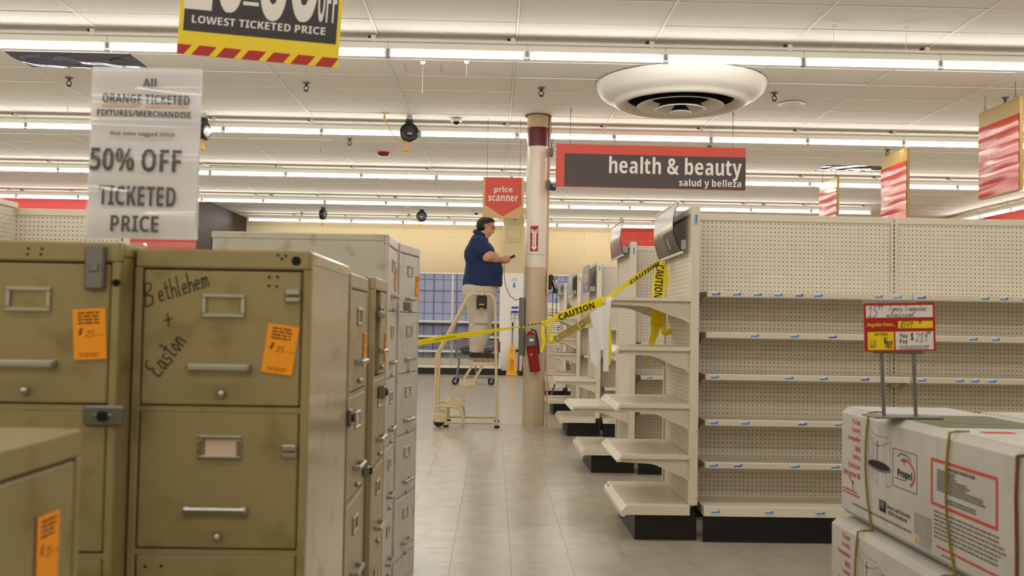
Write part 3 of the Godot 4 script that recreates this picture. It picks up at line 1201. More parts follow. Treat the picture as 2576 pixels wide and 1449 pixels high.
# the cross unit that closes a run: panel facing -x, local origin at the near post, local -z away from the viewer
func endcap(d0: float, x0: float, shelves: Array, label: String, w := 0.86, h := 1.9) -> Node3D:
	var t := thing("endcap_shelving", label, "shelving", P(x0, 0, d0), 0.0, "end-of-aisle shelving units")
	for s in 2:
		var p := MB.new()
		var z := -0.004 if s == 0 else -w
		p.span(Vector3(0, 0.2, z), Vector3(0.05, h, z - 0.032), 0.003)
		var po := part(t, "end_post", p, M.almond)
		if s == 0:
			var lb := MB.new()
			lb.box(Vector3(0.025, h - 0.075, 0.0), Vector3(0.02, 0.055, 0.002))
			part(po, "shelf_number_label", lb, M.tag_white)
			var ib := MB.new()
			ib.box(Vector3(0.026, h - 0.075, 0.0012), Vector3(0.013, 0.048, 0.002))
			part(po, "label_print", ib, M.tag_blue)
			var sc := MB.new()
			for y in [0.24, 0.62, 1.2]:
				sc.cyl(Vector3(0.04, y, -0.004), Vector3(0.04, y, -0.001), 0.003, 6)
			part(po, "screws", sc, M.dark_steel)
	part(t, "pegboard", peg_mesh(w - 0.04, h - 0.24), M.peg, Vector3(0.012, 0.2, -w + 0.002), Vector3(0, -PI / 2, 0))
	var core := MB.new()
	core.span(Vector3(0.04, 0.19, -0.036), Vector3(0.046, h - 0.03, -w))
	part(t, "hardboard_back", core, M.hardboard)
	var top := MB.new()
	top.span(Vector3(0.004, h - 0.04, -0.036), Vector3(0.046, h - 0.004, -w))
	part(t, "top_rail", top, M.almond)
	var foot := MB.new()
	foot.span(Vector3(0.004, 0.19, -0.036), Vector3(0.046, 0.2, -w))
	part(t, "foot_rail", foot, M.almond)
	# base with its deck
	var kick := MB.new()
	kick.span(Vector3(-0.3, 0, -0.03), Vector3(0.05, 0.15, -0.75))
	part(t, "kick_plate", kick, M.black_base)
	tray(t, "base_deck", 0.2, 0.385, 0.86, true)
	for a in shelves:
		var so := tray(t, "shelf", a[0], a[1], 0.8, false)
		for e in 2:
			var L: float = a[1]
			var br := MB.new()
			var z := -0.03 if e == 0 else -0.8
			if a.size() > 2:
				br.prism(PackedVector2Array([Vector2(0, 0), Vector2(-L + 0.02, 0), Vector2(-L, -0.035), Vector2(-L * 0.62, -0.035), Vector2(0, -0.14)]), 0.004, z)
			else:
				br.prism(PackedVector2Array([Vector2(0, 0), Vector2(-L + 0.025, 0), Vector2(-L, -0.03), Vector2(-L + 0.015, -0.042), Vector2(-L * 0.55, -0.05), Vector2(-L * 0.46, -0.056), Vector2(-L * 0.36, -0.074), Vector2(-L * 0.2, -0.105), Vector2(-L * 0.08, -0.122), Vector2(0, -0.145)]), 0.004, z)
			part(so, "bracket", br, M.almond, Vector3(0, a[0], 0))
	return t


func tray(t: Node3D, nm: String, y: float, L: float, w: float, base: bool) -> MeshInstance3D:
	var b := MB.new()
	var th := 0.05 if base else 0.02
	var lip := 0.06 if base else 0.04
	b.prism(PackedVector2Array([Vector2(0, y), Vector2(-L + 0.03, y), Vector2(-L, y - 0.032), Vector2(-L, y - lip), Vector2(-L + 0.02, y - lip), Vector2(-L + 0.025, y - th), Vector2(0, y - th)]), w, -w * 0.5 + (0.03 if base else 0.0))
	var o := part(t, nm, b, M.almond)
	var rb := MB.new()
	for x in [-L + 0.06, -L + 0.075, -L + 0.09, -0.05, -0.065, -0.08]:
		rb.span(Vector3(x - 0.0015, y - 0.001, 0.02 if base else -0.02), Vector3(x + 0.0015, y + 0.0018, -w + 0.05))
	part(o, "ribs", rb, M.almond)
	var tg := MB.new()
	tg.box(Vector3.ZERO, Vector3(0.05, 0.024, 0.001))
	part(o, "price_tag", tg, M.tag_blue if base else M.tag_white, Vector3(-L + 0.0135, y - 0.0165, -w + 0.12), Vector3(-0.0, -PI / 2, 0))
	return o


func print_image(w: int, h: int, base: Color, base2: Color, marks: Array) -> ImageTexture:
	var im := Image.create(w, h, false, Image.FORMAT_RGB8)
	for y in h:
		for x in w:
			im.set_pixel(x, y, base.lerp(base2, float(y) / h + 0.1 * sin(x * 0.3)))
	for m in marks:
		im.fill_rect(Rect2i(int(m[0] * w), int(m[1] * h), maxi(1, int(m[2] * w)), maxi(1, int(m[3] * h))), m[4])
	return ImageTexture.create_from_image(im)


# bowed plastic poster on the head of an endcap, facing -x
func endcap_poster(x: float, d0: float, y0: float, y1: float, bulge: float, tex: Texture2D, label: String, lean := 0.0) -> void:
	var t := thing("endcap_poster", label, "poster", P(x, y0, d0), 0.0, "glossy posters on the endcaps")
	var w := 0.78
	var h := y1 - y0
	var rows := []
	for j in 13:
		var v := j / 12.0
		var row := []
		for i in 9:
			var u := i / 8.0
			row.append(Vector3(-bulge * sin(v * PI) * (0.6 + 0.4 * u) - lean * (1.0 - v), h * (1.0 - v), -w * (1.0 - u)))
		rows.append(row)
	var b := MB.new()
	b.sheet(rows)
	var pm := mat("poster_print_%s" % t.name, Color(1, 1, 1), 0.28)
	pm.albedo_texture = tex
	part(t, "printed_sheet", b, pm)
	var bk := MB.new()
	var rows2 := []
	for r in rows:
		var q := []
		for p in r:
			q.append(p + Vector3(0.004, 0, 0))
		rows2.append(q)
	bk.sheet(rows2, true)
	part(t, "sheet_back", bk, M.dark_steel)
	var rail := MB.new()
	rail.cyl(Vector3(0, 0, 0.005), Vector3(0, 0, -w - 0.005), 0.008, 8)
	part(t, "bottom_rail", rail, M.fitting)
	var rt := MB.new()
	rt.cyl(Vector3(-lean, h, 0.005), Vector3(-lean, h, -w - 0.005), 0.006, 8)
	part(t, "top_rail", rt, M.fitting)
	for z in [-0.02, -w + 0.03]:
		var arm := MB.new()
		arm.span(Vector3(0.0, 0.02, z), Vector3(1.119 - x, 0.075, z - 0.005))
		part(t, "bracket_arm", arm, M.socket)


func build_shelving() -> void:
	# G1, the near run, and its endcap
	var s1 := [[1.417, 0.27], [1.181, 0.25], [0.94, 0.25], [0.678, 0.25], [0.435, 0.25]]
	var tags := []
	for a in [[0, 0, [0.08, 0.2, 0.32, 0.44, 0.56, 0.67, 1.02, 1.13]], [0, 1, [0.05, 0.42, 0.53, 0.66, 0.77, 0.9]], [1, 0, [0.31, 0.54, 0.76, 1.1]], [1, 1, [0.36, 0.49, 0.83, 1.0]], [2, 0, [0.08, 0.51, 0.71, 0.95]], [2, 1, [0.06, 0.28, 0.37, 0.47, 0.7, 0.81]], [3, 0, [0.08, 0.26, 0.59, 0.8, 1.05]], [3, 1, [0.2, 0.5, 0.8]], [4, 0, [0.08, 0.22, 0.55, 0.78, 1.0]], [4, 1, [0.3, 0.6]]]:
		for x in a[2]:
			if rng.randf() < 0.2:
				tags.append([a[0], a[1], x, 1])
			else:
				tags.append([a[0], a[1], x])
	gondola(5.85, 1.195, 2, s1, "long empty almond shelving run with six shelf levels behind the boxed trampolines", tags)
	endcap(5.53, 1.12, [[1.372, 0.5], [1.09, 0.43], [0.765, 0.42], [0.478, 0.41]], "near endcap with four empty shelves and caution tape tied to it")
	gondola(8.31, 1.195, 2, [[1.075, 0.25], [0.8, 0.25], [0.515, 0.25]], "second empty shelving run, behind the one beside the boxed trampolines", [[0, 0, 0.12], [1, 0, 0.1], [2, 0, 0.1], [2, 0, 0.5]])
	endcap(8.0, 1.12, [[0.545, 0.47]], "second endcap with a maroon poster and a single low shelf")
	gondola(10.9, 1.195, 1, [[1.19, 0.25], [0.86, 0.25], [0.53, 0.25]], "third empty shelving run, level with the maroon-banded column", [[1, 0, 0.1], [1, 0, 0.22]])
	endcap(10.6, 1.12, [[0.61, 0.46]], "third endcap with a lilac and orange collage poster and one shelf")
	gondola(13.4, 1.195, 1, [[1.2, 0.25], [0.8, 0.25]], "fourth empty shelving run, beyond the maroon-banded column", [])
	endcap(13.1, 1.12, [[1.3, 0.42], [1.02, 0.42], [0.82, 0.42, 1], [0.55, 0.42]], "fourth endcap with four arms and a pale marbled poster")
	gondola(15.9, 1.195, 1, [[1.55, 0.25], [0.6, 0.25]], "fifth empty shelving run with a shelf high up, nearest the lilac back shelves", [])
	endcap(15.6, 1.12, [[1.42, 0.42], [1.1, 0.42]], "fifth endcap, smallest, with a white poster beside the wall telephone", 0.86, 1.87)
	# posters
	var dk := Color(0.16, 0.13, 0.15)
	endcap_poster(1.09, 5.66, 1.64, 1.94, 0.045, print_image(96, 64, Color(0.62, 0.57, 0.55), Color(0.3, 0.3, 0.25), [[0.0, 0.42, 1.0, 0.16, Color(0.72, 0.68, 0.5)], [0.1, 0.55, 0.08, 0.4, Color(0.42, 0.36, 0.4)], [0.22, 0.5, 0.1, 0.45, Color(0.4, 0.38, 0.25)], [0.36, 0.5, 0.06, 0.4, Color(0.5, 0.5, 0.38)], [0.5, 0.56, 0.5, 0.44, dk], [0.62, 0.66, 0.08, 0.22, Color(0.75, 0.62, 0.12)], [0.78, 0.6, 0.06, 0.2, Color(0.32, 0.4, 0.25)], [0.88, 0.62, 0.06, 0.26, Color(0.35, 0.4, 0.28)], [0.0, 0.6, 0.1, 0.4, Color(0.26, 0.3, 0.22)], [0.44, 0.7, 0.1, 0.25, Color(0.5, 0.3, 0.38)]]), "bowed glossy poster of goods in cupboards on the near endcap", 0.02)
	endcap_poster(1.075, 8.15, 1.8, 2.1, 0.025, print_image(96, 64, Color(0.42, 0.26, 0.24), Color(0.5, 0.33, 0.42), [[0.45, 0.42, 0.4, 0.05, Color(0.88, 0.85, 0.85)], [0.18, 0.4, 0.08, 0.1, Color(0.85, 0.8, 0.8)], [0.3, 0.36, 0.06, 0.08, Color(0.85, 0.8, 0.8)], [0.24, 0.62, 0.1, 0.06, Color(0.85, 0.8, 0.8)], [0.3, 0.7, 0.08, 0.06, Color(0.85, 0.8, 0.8)]]), "maroon poster with small white lettering on the second endcap", 0.0)
	endcap_poster(1.05, 10.75, 1.56, 1.88, 0.01, print_image(96, 64, Color(0.62, 0.62, 0.7), Color(0.55, 0.58, 0.68), [[0.25, 0.1, 0.3, 0.3, Color(0.5, 0.45, 0.55)], [0.4, 0.3, 0.3, 0.16, Color(0.85, 0.86, 0.9)], [0.35, 0.5, 0.4, 0.12, Color(0.82, 0.83, 0.87)], [0.45, 0.72, 0.25, 0.12, Color(0.85, 0.86, 0.9)], [0.75, 0.55, 0.25, 0.4, Color(0.85, 0.4, 0.15)], [0.7, 0.05, 0.25, 0.3, Color(0.4, 0.4, 0.48)]]), "lilac and orange collage poster on the third endcap", 0.0)
	endcap_poster(1.075, 13.25, 1.6, 1.92, 0.01, print_image(64, 64, Color(0.8, 0.79, 0.8), Color(0.7, 0.68, 0.72), [[0.3, 0.5, 0.05, 0.3, Color(0.6, 0.58, 0.62)], [0.6, 0.55, 0.05, 0.25, Color(0.6, 0.58, 0.62)]]), "pale marbled poster on the fourth endcap", 0.0)
	endcap_poster(1.03, 15.75, 1.66, 1.93, 0.02, print_image(64, 64, Color(0.85, 0.84, 0.83), Color(0.78, 0.77, 0.78), []), "white bowed poster on the smallest endcap behind the telephone", 0.0)
	# the pegboard corner far left, behind the filing cabinets
	var lg := gondola(5.8, -3.42, 1, [], "pegboard shelving end seen over the tan filing cabinets under the red fascia", [], BAY, 1.85, "")
	var lw := Node3D.new()
	lw.name = "wing_panel"
	lg.add_child(lw)
	lw.position = Vector3(0.6, 0, 0.02)
	part(lw, "pegboard", peg_mesh(0.762, 1.65), M.peg, Vector3(0, 0.2, 0.8), Vector3(0, PI / 2, 0))
	var lf := MB.new()
	lf.span(Vector3(-0.03, 0, 0), Vector3(-0.004, 1.86, 0.8))
	part(lw, "panel_core", lf, M.almond)
	var lt := MB.new()
	lt.span(Vector3(-0.03, 1.84, 0), Vector3(0.012, 1.87, 0.8))
	part(lw, "top_rail", lt, M.almond)
	var bc := thing("blue_carton", "blue printed carton on the pegboard at the picture edge of the shelving", "box", P(-2.7, 1.56, 5.27))
	bc.set_meta("label", "blue printed carton hung on the pegboard side panel")
	var b1 := MB.new()
	b1.box(Vector3(-0.04, 0.13, 0), Vector3(0.07, 0.26, 0.08), 0.004)
	part(bc, "carton", b1, M.blue_print)
	fine_print(bc, 0.055, 0.18, 7, M.tag_white, Vector3(-0.04, 0.13, 0.0412))
	var hang := MB.new()
	hang.cyl(Vector3(-0.105, 0.22, 0), Vector3(-0.02, 0.22, 0), 0.004, 6)
	part(bc, "peg_hook", hang, M.wire)
	# wall shelving along the back
	var words := ["against the back wall behind the filing cabinets", "behind the shopping cart handle, against the back wall", "behind the man on the ladder, against the back wall", "beyond the telephone, against the back wall", "behind the smallest endcaps, against the back wall"]
	var xs := [-3.43, -2.21, -0.99, 0.72, 1.94]
	for k in 5:
		wall_unit(xs[k], 23.4, 1.19 if k == 2 else 1.22, "lilac-backed wall shelving " + words[k])
	for k in 4:
		wall_unit(-11.0 + k * 1.22, 20.05, 1.22, "lilac-backed wall shelving under the red fascia of the store room")
	# slatted wire display by the telephone
	var wr := thing("louvred_display", "almond louvred display rack with dark slots beyond the column", "display rack", P(0.86, 0, 17.9))
	for s in 2:
		var p := MB.new()
		p.span(Vector3(s * 0.62 - 0.02, 0, -0.02), Vector3(s * 0.62 + 0.02, 1.62, 0.02))
		part(wr, "post", p, M.almond)
	# the back sheet has open windows one above another, each half covered by a card
	for k in 7:
		var pn := MB.new()
		var y0 := 0.1 if k == 0 else 0.37 + (k - 1) * 0.2
		var y1 := 1.6 if k == 6 else 0.27 + k * 0.2
		pn.span(Vector3(0.31, y0, -0.02), Vector3(0.41, y1, -0.012))
		part(wr, "back_sheet", pn, M.peg)
	for e in 2:
		var pe := MB.new()
		pe.span(Vector3(0.02 if e == 0 else 0.41, 0.1, -0.02), Vector3(0.31 if e == 0 else 0.6, 1.6, -0.012))
		part(wr, "back_sheet", pe, M.peg)
	for k in 34:
		for e in 2:
			var sl := MB.new()
			sl.span(Vector3(0.02 if e == 0 else 0.41, 0.29 + k * 0.036, -0.004), Vector3(0.31 if e == 0 else 0.6, 0.312 + k * 0.036, 0.012))
			part(wr, "slat", sl, M.almond)
	for k in 6:
		var cdp := MB.new()
		cdp.box(Vector3(0.37, 0.33 + k * 0.2, -0.008), Vector3(0.07, 0.035, 0.003))
		part(wr, "slot_card", cdp, M.tag_white)
	var ft := MB.new()
	ft.span(Vector3(-0.02, 0, -0.2), Vector3(0.64, 0.1, 0.2))
	part(wr, "foot", ft, M.black_base)
	# a fallen shelf leaning by the last endcap
	var fs := thing("fallen_shelf", "loose almond shelf tipped down beside the column conduit", "shelf", P(0.98, 0.36, 15.1), 0.0)
	fs.rotation.z = -0.11
	var f1 := MB.new()
	f1.box(Vector3(-0.17, 0, 0), Vector3(0.34, 0.02, 0.6), 0.003)
	f1.box(Vector3(-0.17, -0.03, 0.3), Vector3(0.34, 0.06, 0.012), 0.003)
	part(fs, "tray", f1, M.almond)
	var f2 := MB.new()
	f2.bar(Vector3(-0.02, -0.03, 0.28), Vector3(-0.08, -0.35, 0.2), 0.02, 0.02)
	f2.bar(Vector3(-0.3, -0.03, 0.28), Vector3(-0.28, -0.39, 0.2), 0.02, 0.02)
	part(fs, "legs", f2, M.steel)


func wall_unit(x0: float, d: float, w: float, label: String) -> void:
	var t := thing("wall_shelving", label, "shelving", P(x0, 0, d), 0.0, "lilac-backed wall shelving units")
	var a := MB.new()
	a.span(Vector3(0.022, 0.2, -0.03), Vector3(w - 0.022, 2.38, 0))
	part(t, "lilac_back", a, M.lilac)
	var g := MB.new()
	var k := 0
	var x := 0.1
	while x < w - 0.03:
		var th := 0.018 if k % 3 else 0.036
		g.span(Vector3(x - th * 0.5, 0.2, 0), Vector3(x + th * 0.5, 2.37, 0.003))
		x += 0.225
		k += 1
	for j in 8:
		var th := 0.018 if j % 3 else 0.034
		g.span(Vector3(0.01, 0.34 + j * 0.27 - th * 0.5, 0), Vector3(w - 0.01, 0.34 + j * 0.27 + th * 0.5, 0.0035))
	part(t, "grid_lines", g, M.grid_line)
	var cap := MB.new()
	cap.span(Vector3(0, 2.37, -0.04), Vector3(w, 2.4, 0.02))
	part(t, "top_rail", cap, M.white_shelf)
	part(t, "slotted_upright", standard_mesh(2.2), M.white_shelf, Vector3(0.0, 0.19, 0.012))
	var cr := MB.new()
	cr.span(Vector3(-0.022, 0.2, -0.06), Vector3(0.022, 2.37, -0.05))
	for e in [-1.0, 1.0]:
		cr.span(Vector3(e * 0.022, 0.2, -0.05), Vector3(e * 0.019, 2.37, -0.018))
	part(t, "upright_channel", cr, M.white_shelf)
	for y in [1.25, 0.9, 0.555]:
		var s := MB.new()
		s.span(Vector3(0.025, y - 0.03, 0.01), Vector3(w - 0.005, y - 0.01, 0.42))
		s.span(Vector3(0.025, y - 0.045, 0.42), Vector3(w - 0.005, y, 0.435))
		part(t, "shelf", s, M.white_shelf)
	var dk := MB.new()
	dk.span(Vector3(0.0, 0.15, 0.0), Vector3(w, 0.21, 0.6), 0.004)
	part(t, "base_deck", dk, M.white_shelf)
	var kk := MB.new()
	kk.span(Vector3(0.0, 0.0, 0.0), Vector3(w, 0.15, 0.57))
	part(t, "kick_plate", kk, M.black_base)
	part(t, "pegboard_strip", peg_mesh(w - 0.05, 0.1524), M.peg, Vector3(0.025, 0.21, 0.006))


# ---------------------------------------------------------------- filing cabinets
# local origin: middle of the front's foot; the drawers face local +z
func cabinet(label: String, at: Vector3, turn: float, W: float, H: float, D: float, drawers: int, m: Material, side: Material, pitch := 0.307, short_drawer := -1) -> Node3D:
	var t := thing("filing_cabinet", label, "filing cabinet", at, turn, "second-hand filing cabinets")
	var rail := 0.042
	var sh := MB.new()
	for s in [-1.0, 1.0]:
		sh.span(Vector3(s * W * 0.5, 0, 0), Vector3(s * (W * 0.5 - 0.017), H - rail, -0.02), 0.002)
	sh.span(Vector3(-W * 0.5, H - rail, 0), Vector3(W * 0.5, H, -0.02), 0.004)
	for k in range(1, drawers):
		var y := H - rail - k * pitch
		sh.span(Vector3(-W * 0.5 + 0.017, y - 0.004, -0.002), Vector3(W * 0.5 - 0.017, y + 0.008, -0.02))
	var yb := H - rail - drawers * pitch
	sh.span(Vector3(-W * 0.5 + 0.017, 0.0, -0.004), Vector3(W * 0.5 - 0.017, yb + 0.006, -0.02))
	part(t, "front_frame", sh, m)
	var bd := MB.new()
	for s in [-1.0, 1.0]:
		bd.span(Vector3(s * W * 0.5, 0, -0.02), Vector3(s * (W * 0.5 - 0.004), H - 0.03, -D))
	bd.span(Vector3(-W * 0.5, 0, -D), Vector3(W * 0.5, H - 0.03, -D + 0.004))
	part(t, "case", bd, side)
	var top := MB.new()
	top.span(Vector3(-W * 0.5 - 0.001, H - 0.03, -0.02), Vector3(W * 0.5 + 0.001, H, -D - 0.001), 0.004)
	part(t, "top", top, side)
	var fl := MB.new()
	fl.span(Vector3(-W * 0.5 + 0.004, 0.01, -0.02), Vector3(W * 0.5 - 0.004, 0.016, -D + 0.004))
	part(t, "case_floor", fl, side)
	for k in drawers:
		var yt := H - rail - k * pitch
		var x0 := -W * 0.5 + 0.02
		if k == short_drawer:
			x0 += 0.16
		var dr := MB.new()
		dr.span(Vector3(x0, yt - pitch + 0.011, -0.03), Vector3(W * 0.5 - 0.02, yt - 0.004, -0.0015), 0.003)
		var o := part(t, "drawer", dr, m)
		var hx := 0.003
		var hb := MB.new()
		var hy := yt - 0.08
		for s in [-1.0, 1.0]:
			hb.box(Vector3(hx + s * 0.042, hy, 0.001), Vector3(0.011, 0.034, 0.006), 0.0015)
			hb.box(Vector3(hx, hy + s * 0.0215, 0.001), Vector3(0.095, 0.009, 0.006), 0.002)
		part(o, "label_holder", hb, M.chrome)
		if k % 2 == 1 or drawers == 5 or W > 0.3805:
			var cd := MB.new()
			cd.box(Vector3(hx + 0.004, hy, -0.0008), Vector3(0.07, 0.034, 0.001))
			part(o, "label_card", cd, M.card if k % 2 else m)
		var hd := MB.new()
		hd.span(Vector3(-0.068, yt - 0.222, 0.014), Vector3(0.068, yt - 0.206, 0.024), 0.004)
		for s in [-1.0, 1.0]:
			hd.span(Vector3(s * 0.068, yt - 0.222, -0.002), Vector3(s * 0.052, yt - 0.206, 0.016), 0.003)
		part(o, "handle", hd, M.chrome)
		var kn := MB.new()
		kn.ball(Vector3(0.004, yt - 0.271, 0.006), Vector3(0.0095, 0.0095, 0.009), 12)
		part(o, "latch_knob", kn, M.chrome)
	return t


func orange_tag(cab: Node3D, x: float, y: float, tilt: float, price := true) -> void:
	var tw := 0.068
	var th := 0.106
	var a := MB.new()
	a.box(Vector3.ZERO, Vector3(tw, th, 0.0006))
	var o := part(cab, "orange_price_tag", a, M.orange_tag, Vector3(x, y, 0.0012), Vector3(0, 0, tilt))
	fine_print(o, 0.046, 0.028, 4, M.orange_ink, Vector3(0, 0.034, 0.0006), Vector3.ZERO, 0.5, 0.1)
	fine_print(o, 0.044, 0.009, 2, M.orange_ink, Vector3(0, -0.043, 0.0006), Vector3.ZERO, 0.35, 0.1)
	var b := MB.new()
	if price:
		handwriting(b, "$", Vector2(-0.023, 0.0), 0.012, 0.0028, 0.0, 0.3)
		handwriting(b, "25", Vector2(-0.009, -0.006), 0.013, 0.001, 0.0, 0.3, 1.1)
		strokes(b, [[[0.0, 0.0], [0.3, 0.12], [0.6, 0.02], [1.0, 0.08]]], Vector2(0.008, -0.004), 0.024, 0.02, 0.0007)
		part(o, "pencilled_price", b, M.orange_ink, Vector3(0, 0, 0.0007))


func screw_dots(cab: Node3D, pts: Array, r := 0.003) -> void:
	for p in pts:
		var b := MB.new()
		b.cyl(Vector3(p[0], p[1], -0.004), Vector3(p[0], p[1], 0.0012), r, 8)
		part(cab, "screw", b, M.dark_steel)


func hasp(cab: Node3D, c: Vector3, s: Vector3, knob: bool) -> void:
	var b := MB.new()
	b.box(c, s, 0.004)
	b.box(c + Vector3(0, 0, s.z * 0.5), Vector3(s.x * 0.5, s.y * 0.2, 0.006), 0.002)
	var o := part(cab, "steel_hasp", b, M.steel)
	if knob:
		var k := MB.new()
		k.cyl(c, c + Vector3(0, 0, s.z * 0.5 + 0.008), 0.011, 12)
		part(o, "staple", k, M.dark_steel)


func build_cabinets() -> void:
	# B: the one lettered in marker pen
	var b := cabinet("tan four-drawer filing cabinet with black marker handwriting on its top drawer", P(-0.59, 0, 2.134), 0.0, 0.381, 1.36, 0.56, 4, M.tan, M.tan_gloss_lit)
	orange_tag(b, 0.128, 1.145, -0.13)
	var wr := MB.new()
	handwriting(wr, "B", Vector2(-0.165, 1.232), 0.052, 0.003, 0.2, 0.1, 0.62)
	handwriting(wr, "ethlehem", Vector2(-0.136, 1.243), 0.043, 0.003, 0.33, 0.1, 0.62)
	handwriting(wr, "+", Vector2(-0.124, 1.185), 0.04, 0.003, 0.2)
	handwriting(wr, "Easton", Vector2(-0.13, 1.08), 0.048, 0.003, 0.95, 0.0, 0.62)
	part(b, "marker_writing", wr, M.marker, Vector3(0, 0, -0.0008))
	screw_dots(b, [[0.118, 1.35], [0.127, 1.342], [0.135, 1.349], [0.1, 1.302], [0.118, 1.303], [0.1, 1.283], [0.117, 1.282]])
	var hole := MB.new()
	hole.cyl(Vector3(0.158, 1.338, -0.004), Vector3(0.158, 1.338, 0.0006), 0.0105, 16)
	part(b, "lock_hole_shade", hole, M.void_shade)  # black disc standing in for the shade inside the hole
	for y in [1.262, 0.925]:
		var l := MB.new()
		l.box(Vector3(0.153, y + 0.008, 0.004), Vector3(0.034, 0.014, 0.012), 0.003)
		l.box(Vector3(0.153, y - 0.008, 0.003), Vector3(0.034, 0.013, 0.01), 0.003)
		part(b, "chrome_catch", l, M.chrome)
	var lb := MB.new()
	lb.box(Vector3(0.16, 0.618, 0.015), Vector3(0.075, 0.045, 0.03), 0.004)
	part(b, "steel_hasp", lb, M.steel)
	screw_dots(b, [[-0.15, 0.675], [-0.115, 0.676]])
	# A: beside it
	var a := cabinet("tan filing cabinet with a steel hasp clamped over its stained top rail", P(-0.976, 0, 2.06), 0.0, 0.382, 1.366, 0.62, 4, M.tan, M.tan)
	orange_tag(a, 0.133, 1.173, 0.06)
	hasp(a, Vector3(0.143, 1.312, 0.008), Vector3(0.042, 0.092, 0.016), false)
	hasp(a, Vector3(0.17, 1.004, 0.006), Vector3(0.085, 0.042, 0.01), true)
	screw_dots(a, [[-0.0, 1.35], [0.028, 1.35], [-0.002, 1.338], [0.026, 1.338]])
	var h2 := MB.new()
	h2.cyl(Vector3(0.184, 1.281, -0.004), Vector3(0.184, 1.281, 0.001), 0.008, 14)
	part(a, "lock_hole_shade", h2, M.void_shade)  # no opening here, the dark of the hole is a coloured disc
	# C: the low one at the very front, facing along +x
	var c := cabinet("low tan filing cabinet turned sideways in front of the other tan ones", P(-0.62, 0, 1.31), PI / 2, 0.38, 1.04, 0.66, 3, M.tan, M.tan)
	for n in c.get_children():
		if String(n.name) == "drawer":
			for q in n.get_children():
				n.remove_child(q)
				q.free()
	orange_tag(c, 0.083, 0.88, 0.0)
	# D and E: tan, in line behind B, facing +x
	var d := cabinet("tan filing cabinet turned sideways just behind the marker-lettered one", P(-0.4, 0, 2.925), PI / 2, 0.38, 1.345, 0.62, 4, M.sand, M.tan)
	orange_tag(d, 0.135, 1.12, 0.0)
	hasp(d, Vector3(-0.19, 0.94, 0.006), Vector3(0.04, 0.05, 0.01), true)
	hasp(d, Vector3(0.17, 0.74, 0.01), Vector3(0.05, 0.03, 0.02), true)
	var e := cabinet("tan filing cabinet turned sideways with a dark gap beside its top drawer", P(-0.4, 0, 3.49), PI / 2, 0.38, 1.36, 0.62, 4, M.sand, M.tan, 0.307, 0)
	orange_tag(e, 0.16, 1.115, 0.0)
	hasp(e, Vector3(-0.1, 1.232, 0.01), Vector3(0.16, 0.026, 0.014), false)
	hasp(e, Vector3(-0.02, 0.96, 0.012), Vector3(0.06, 0.045, 0.024), true)
	# F and G: grey five-drawer ones
	var f := cabinet("grey five-drawer filing cabinet showing its long plain side over the tan ones", P(-0.443, 0, 4.29), PI / 2, 0.4, 1.575, 0.74, 5, M.putty, M.putty, 0.288)
	orange_tag(f, 0.11, 1.4, 0.0)
	hasp(f, Vector3(0.17, 1.28, 0.05), Vector3(0.12, 0.04, 0.03), false)
	var g := cabinet("grey five-drawer filing cabinet at the far end of the row, next to the aisle", P(-0.405, 0, 4.7), PI / 2 - 0.17, 0.381, 1.575, 0.62, 5, M.putty, M.putty, 0.288)
	orange_tag(g, 0.15, 1.385, 0.0)
	# white carton behind A
	var bx := thing("white_carton", "white carton lying behind the tan cabinet with the hasp", "box", P(-1.64, 0, 3.0), 0.0)
	var b1 := MB.new()
	b1.prism(PackedVector2Array([Vector2(-0.3, 0), Vector2(0.24, 0), Vector2(0.24, 1.415), Vector2(-0.02, 1.455), Vector2(-0.3, 1.46)]), 0.4)
	part(bx, "carton", b1, M.carton)


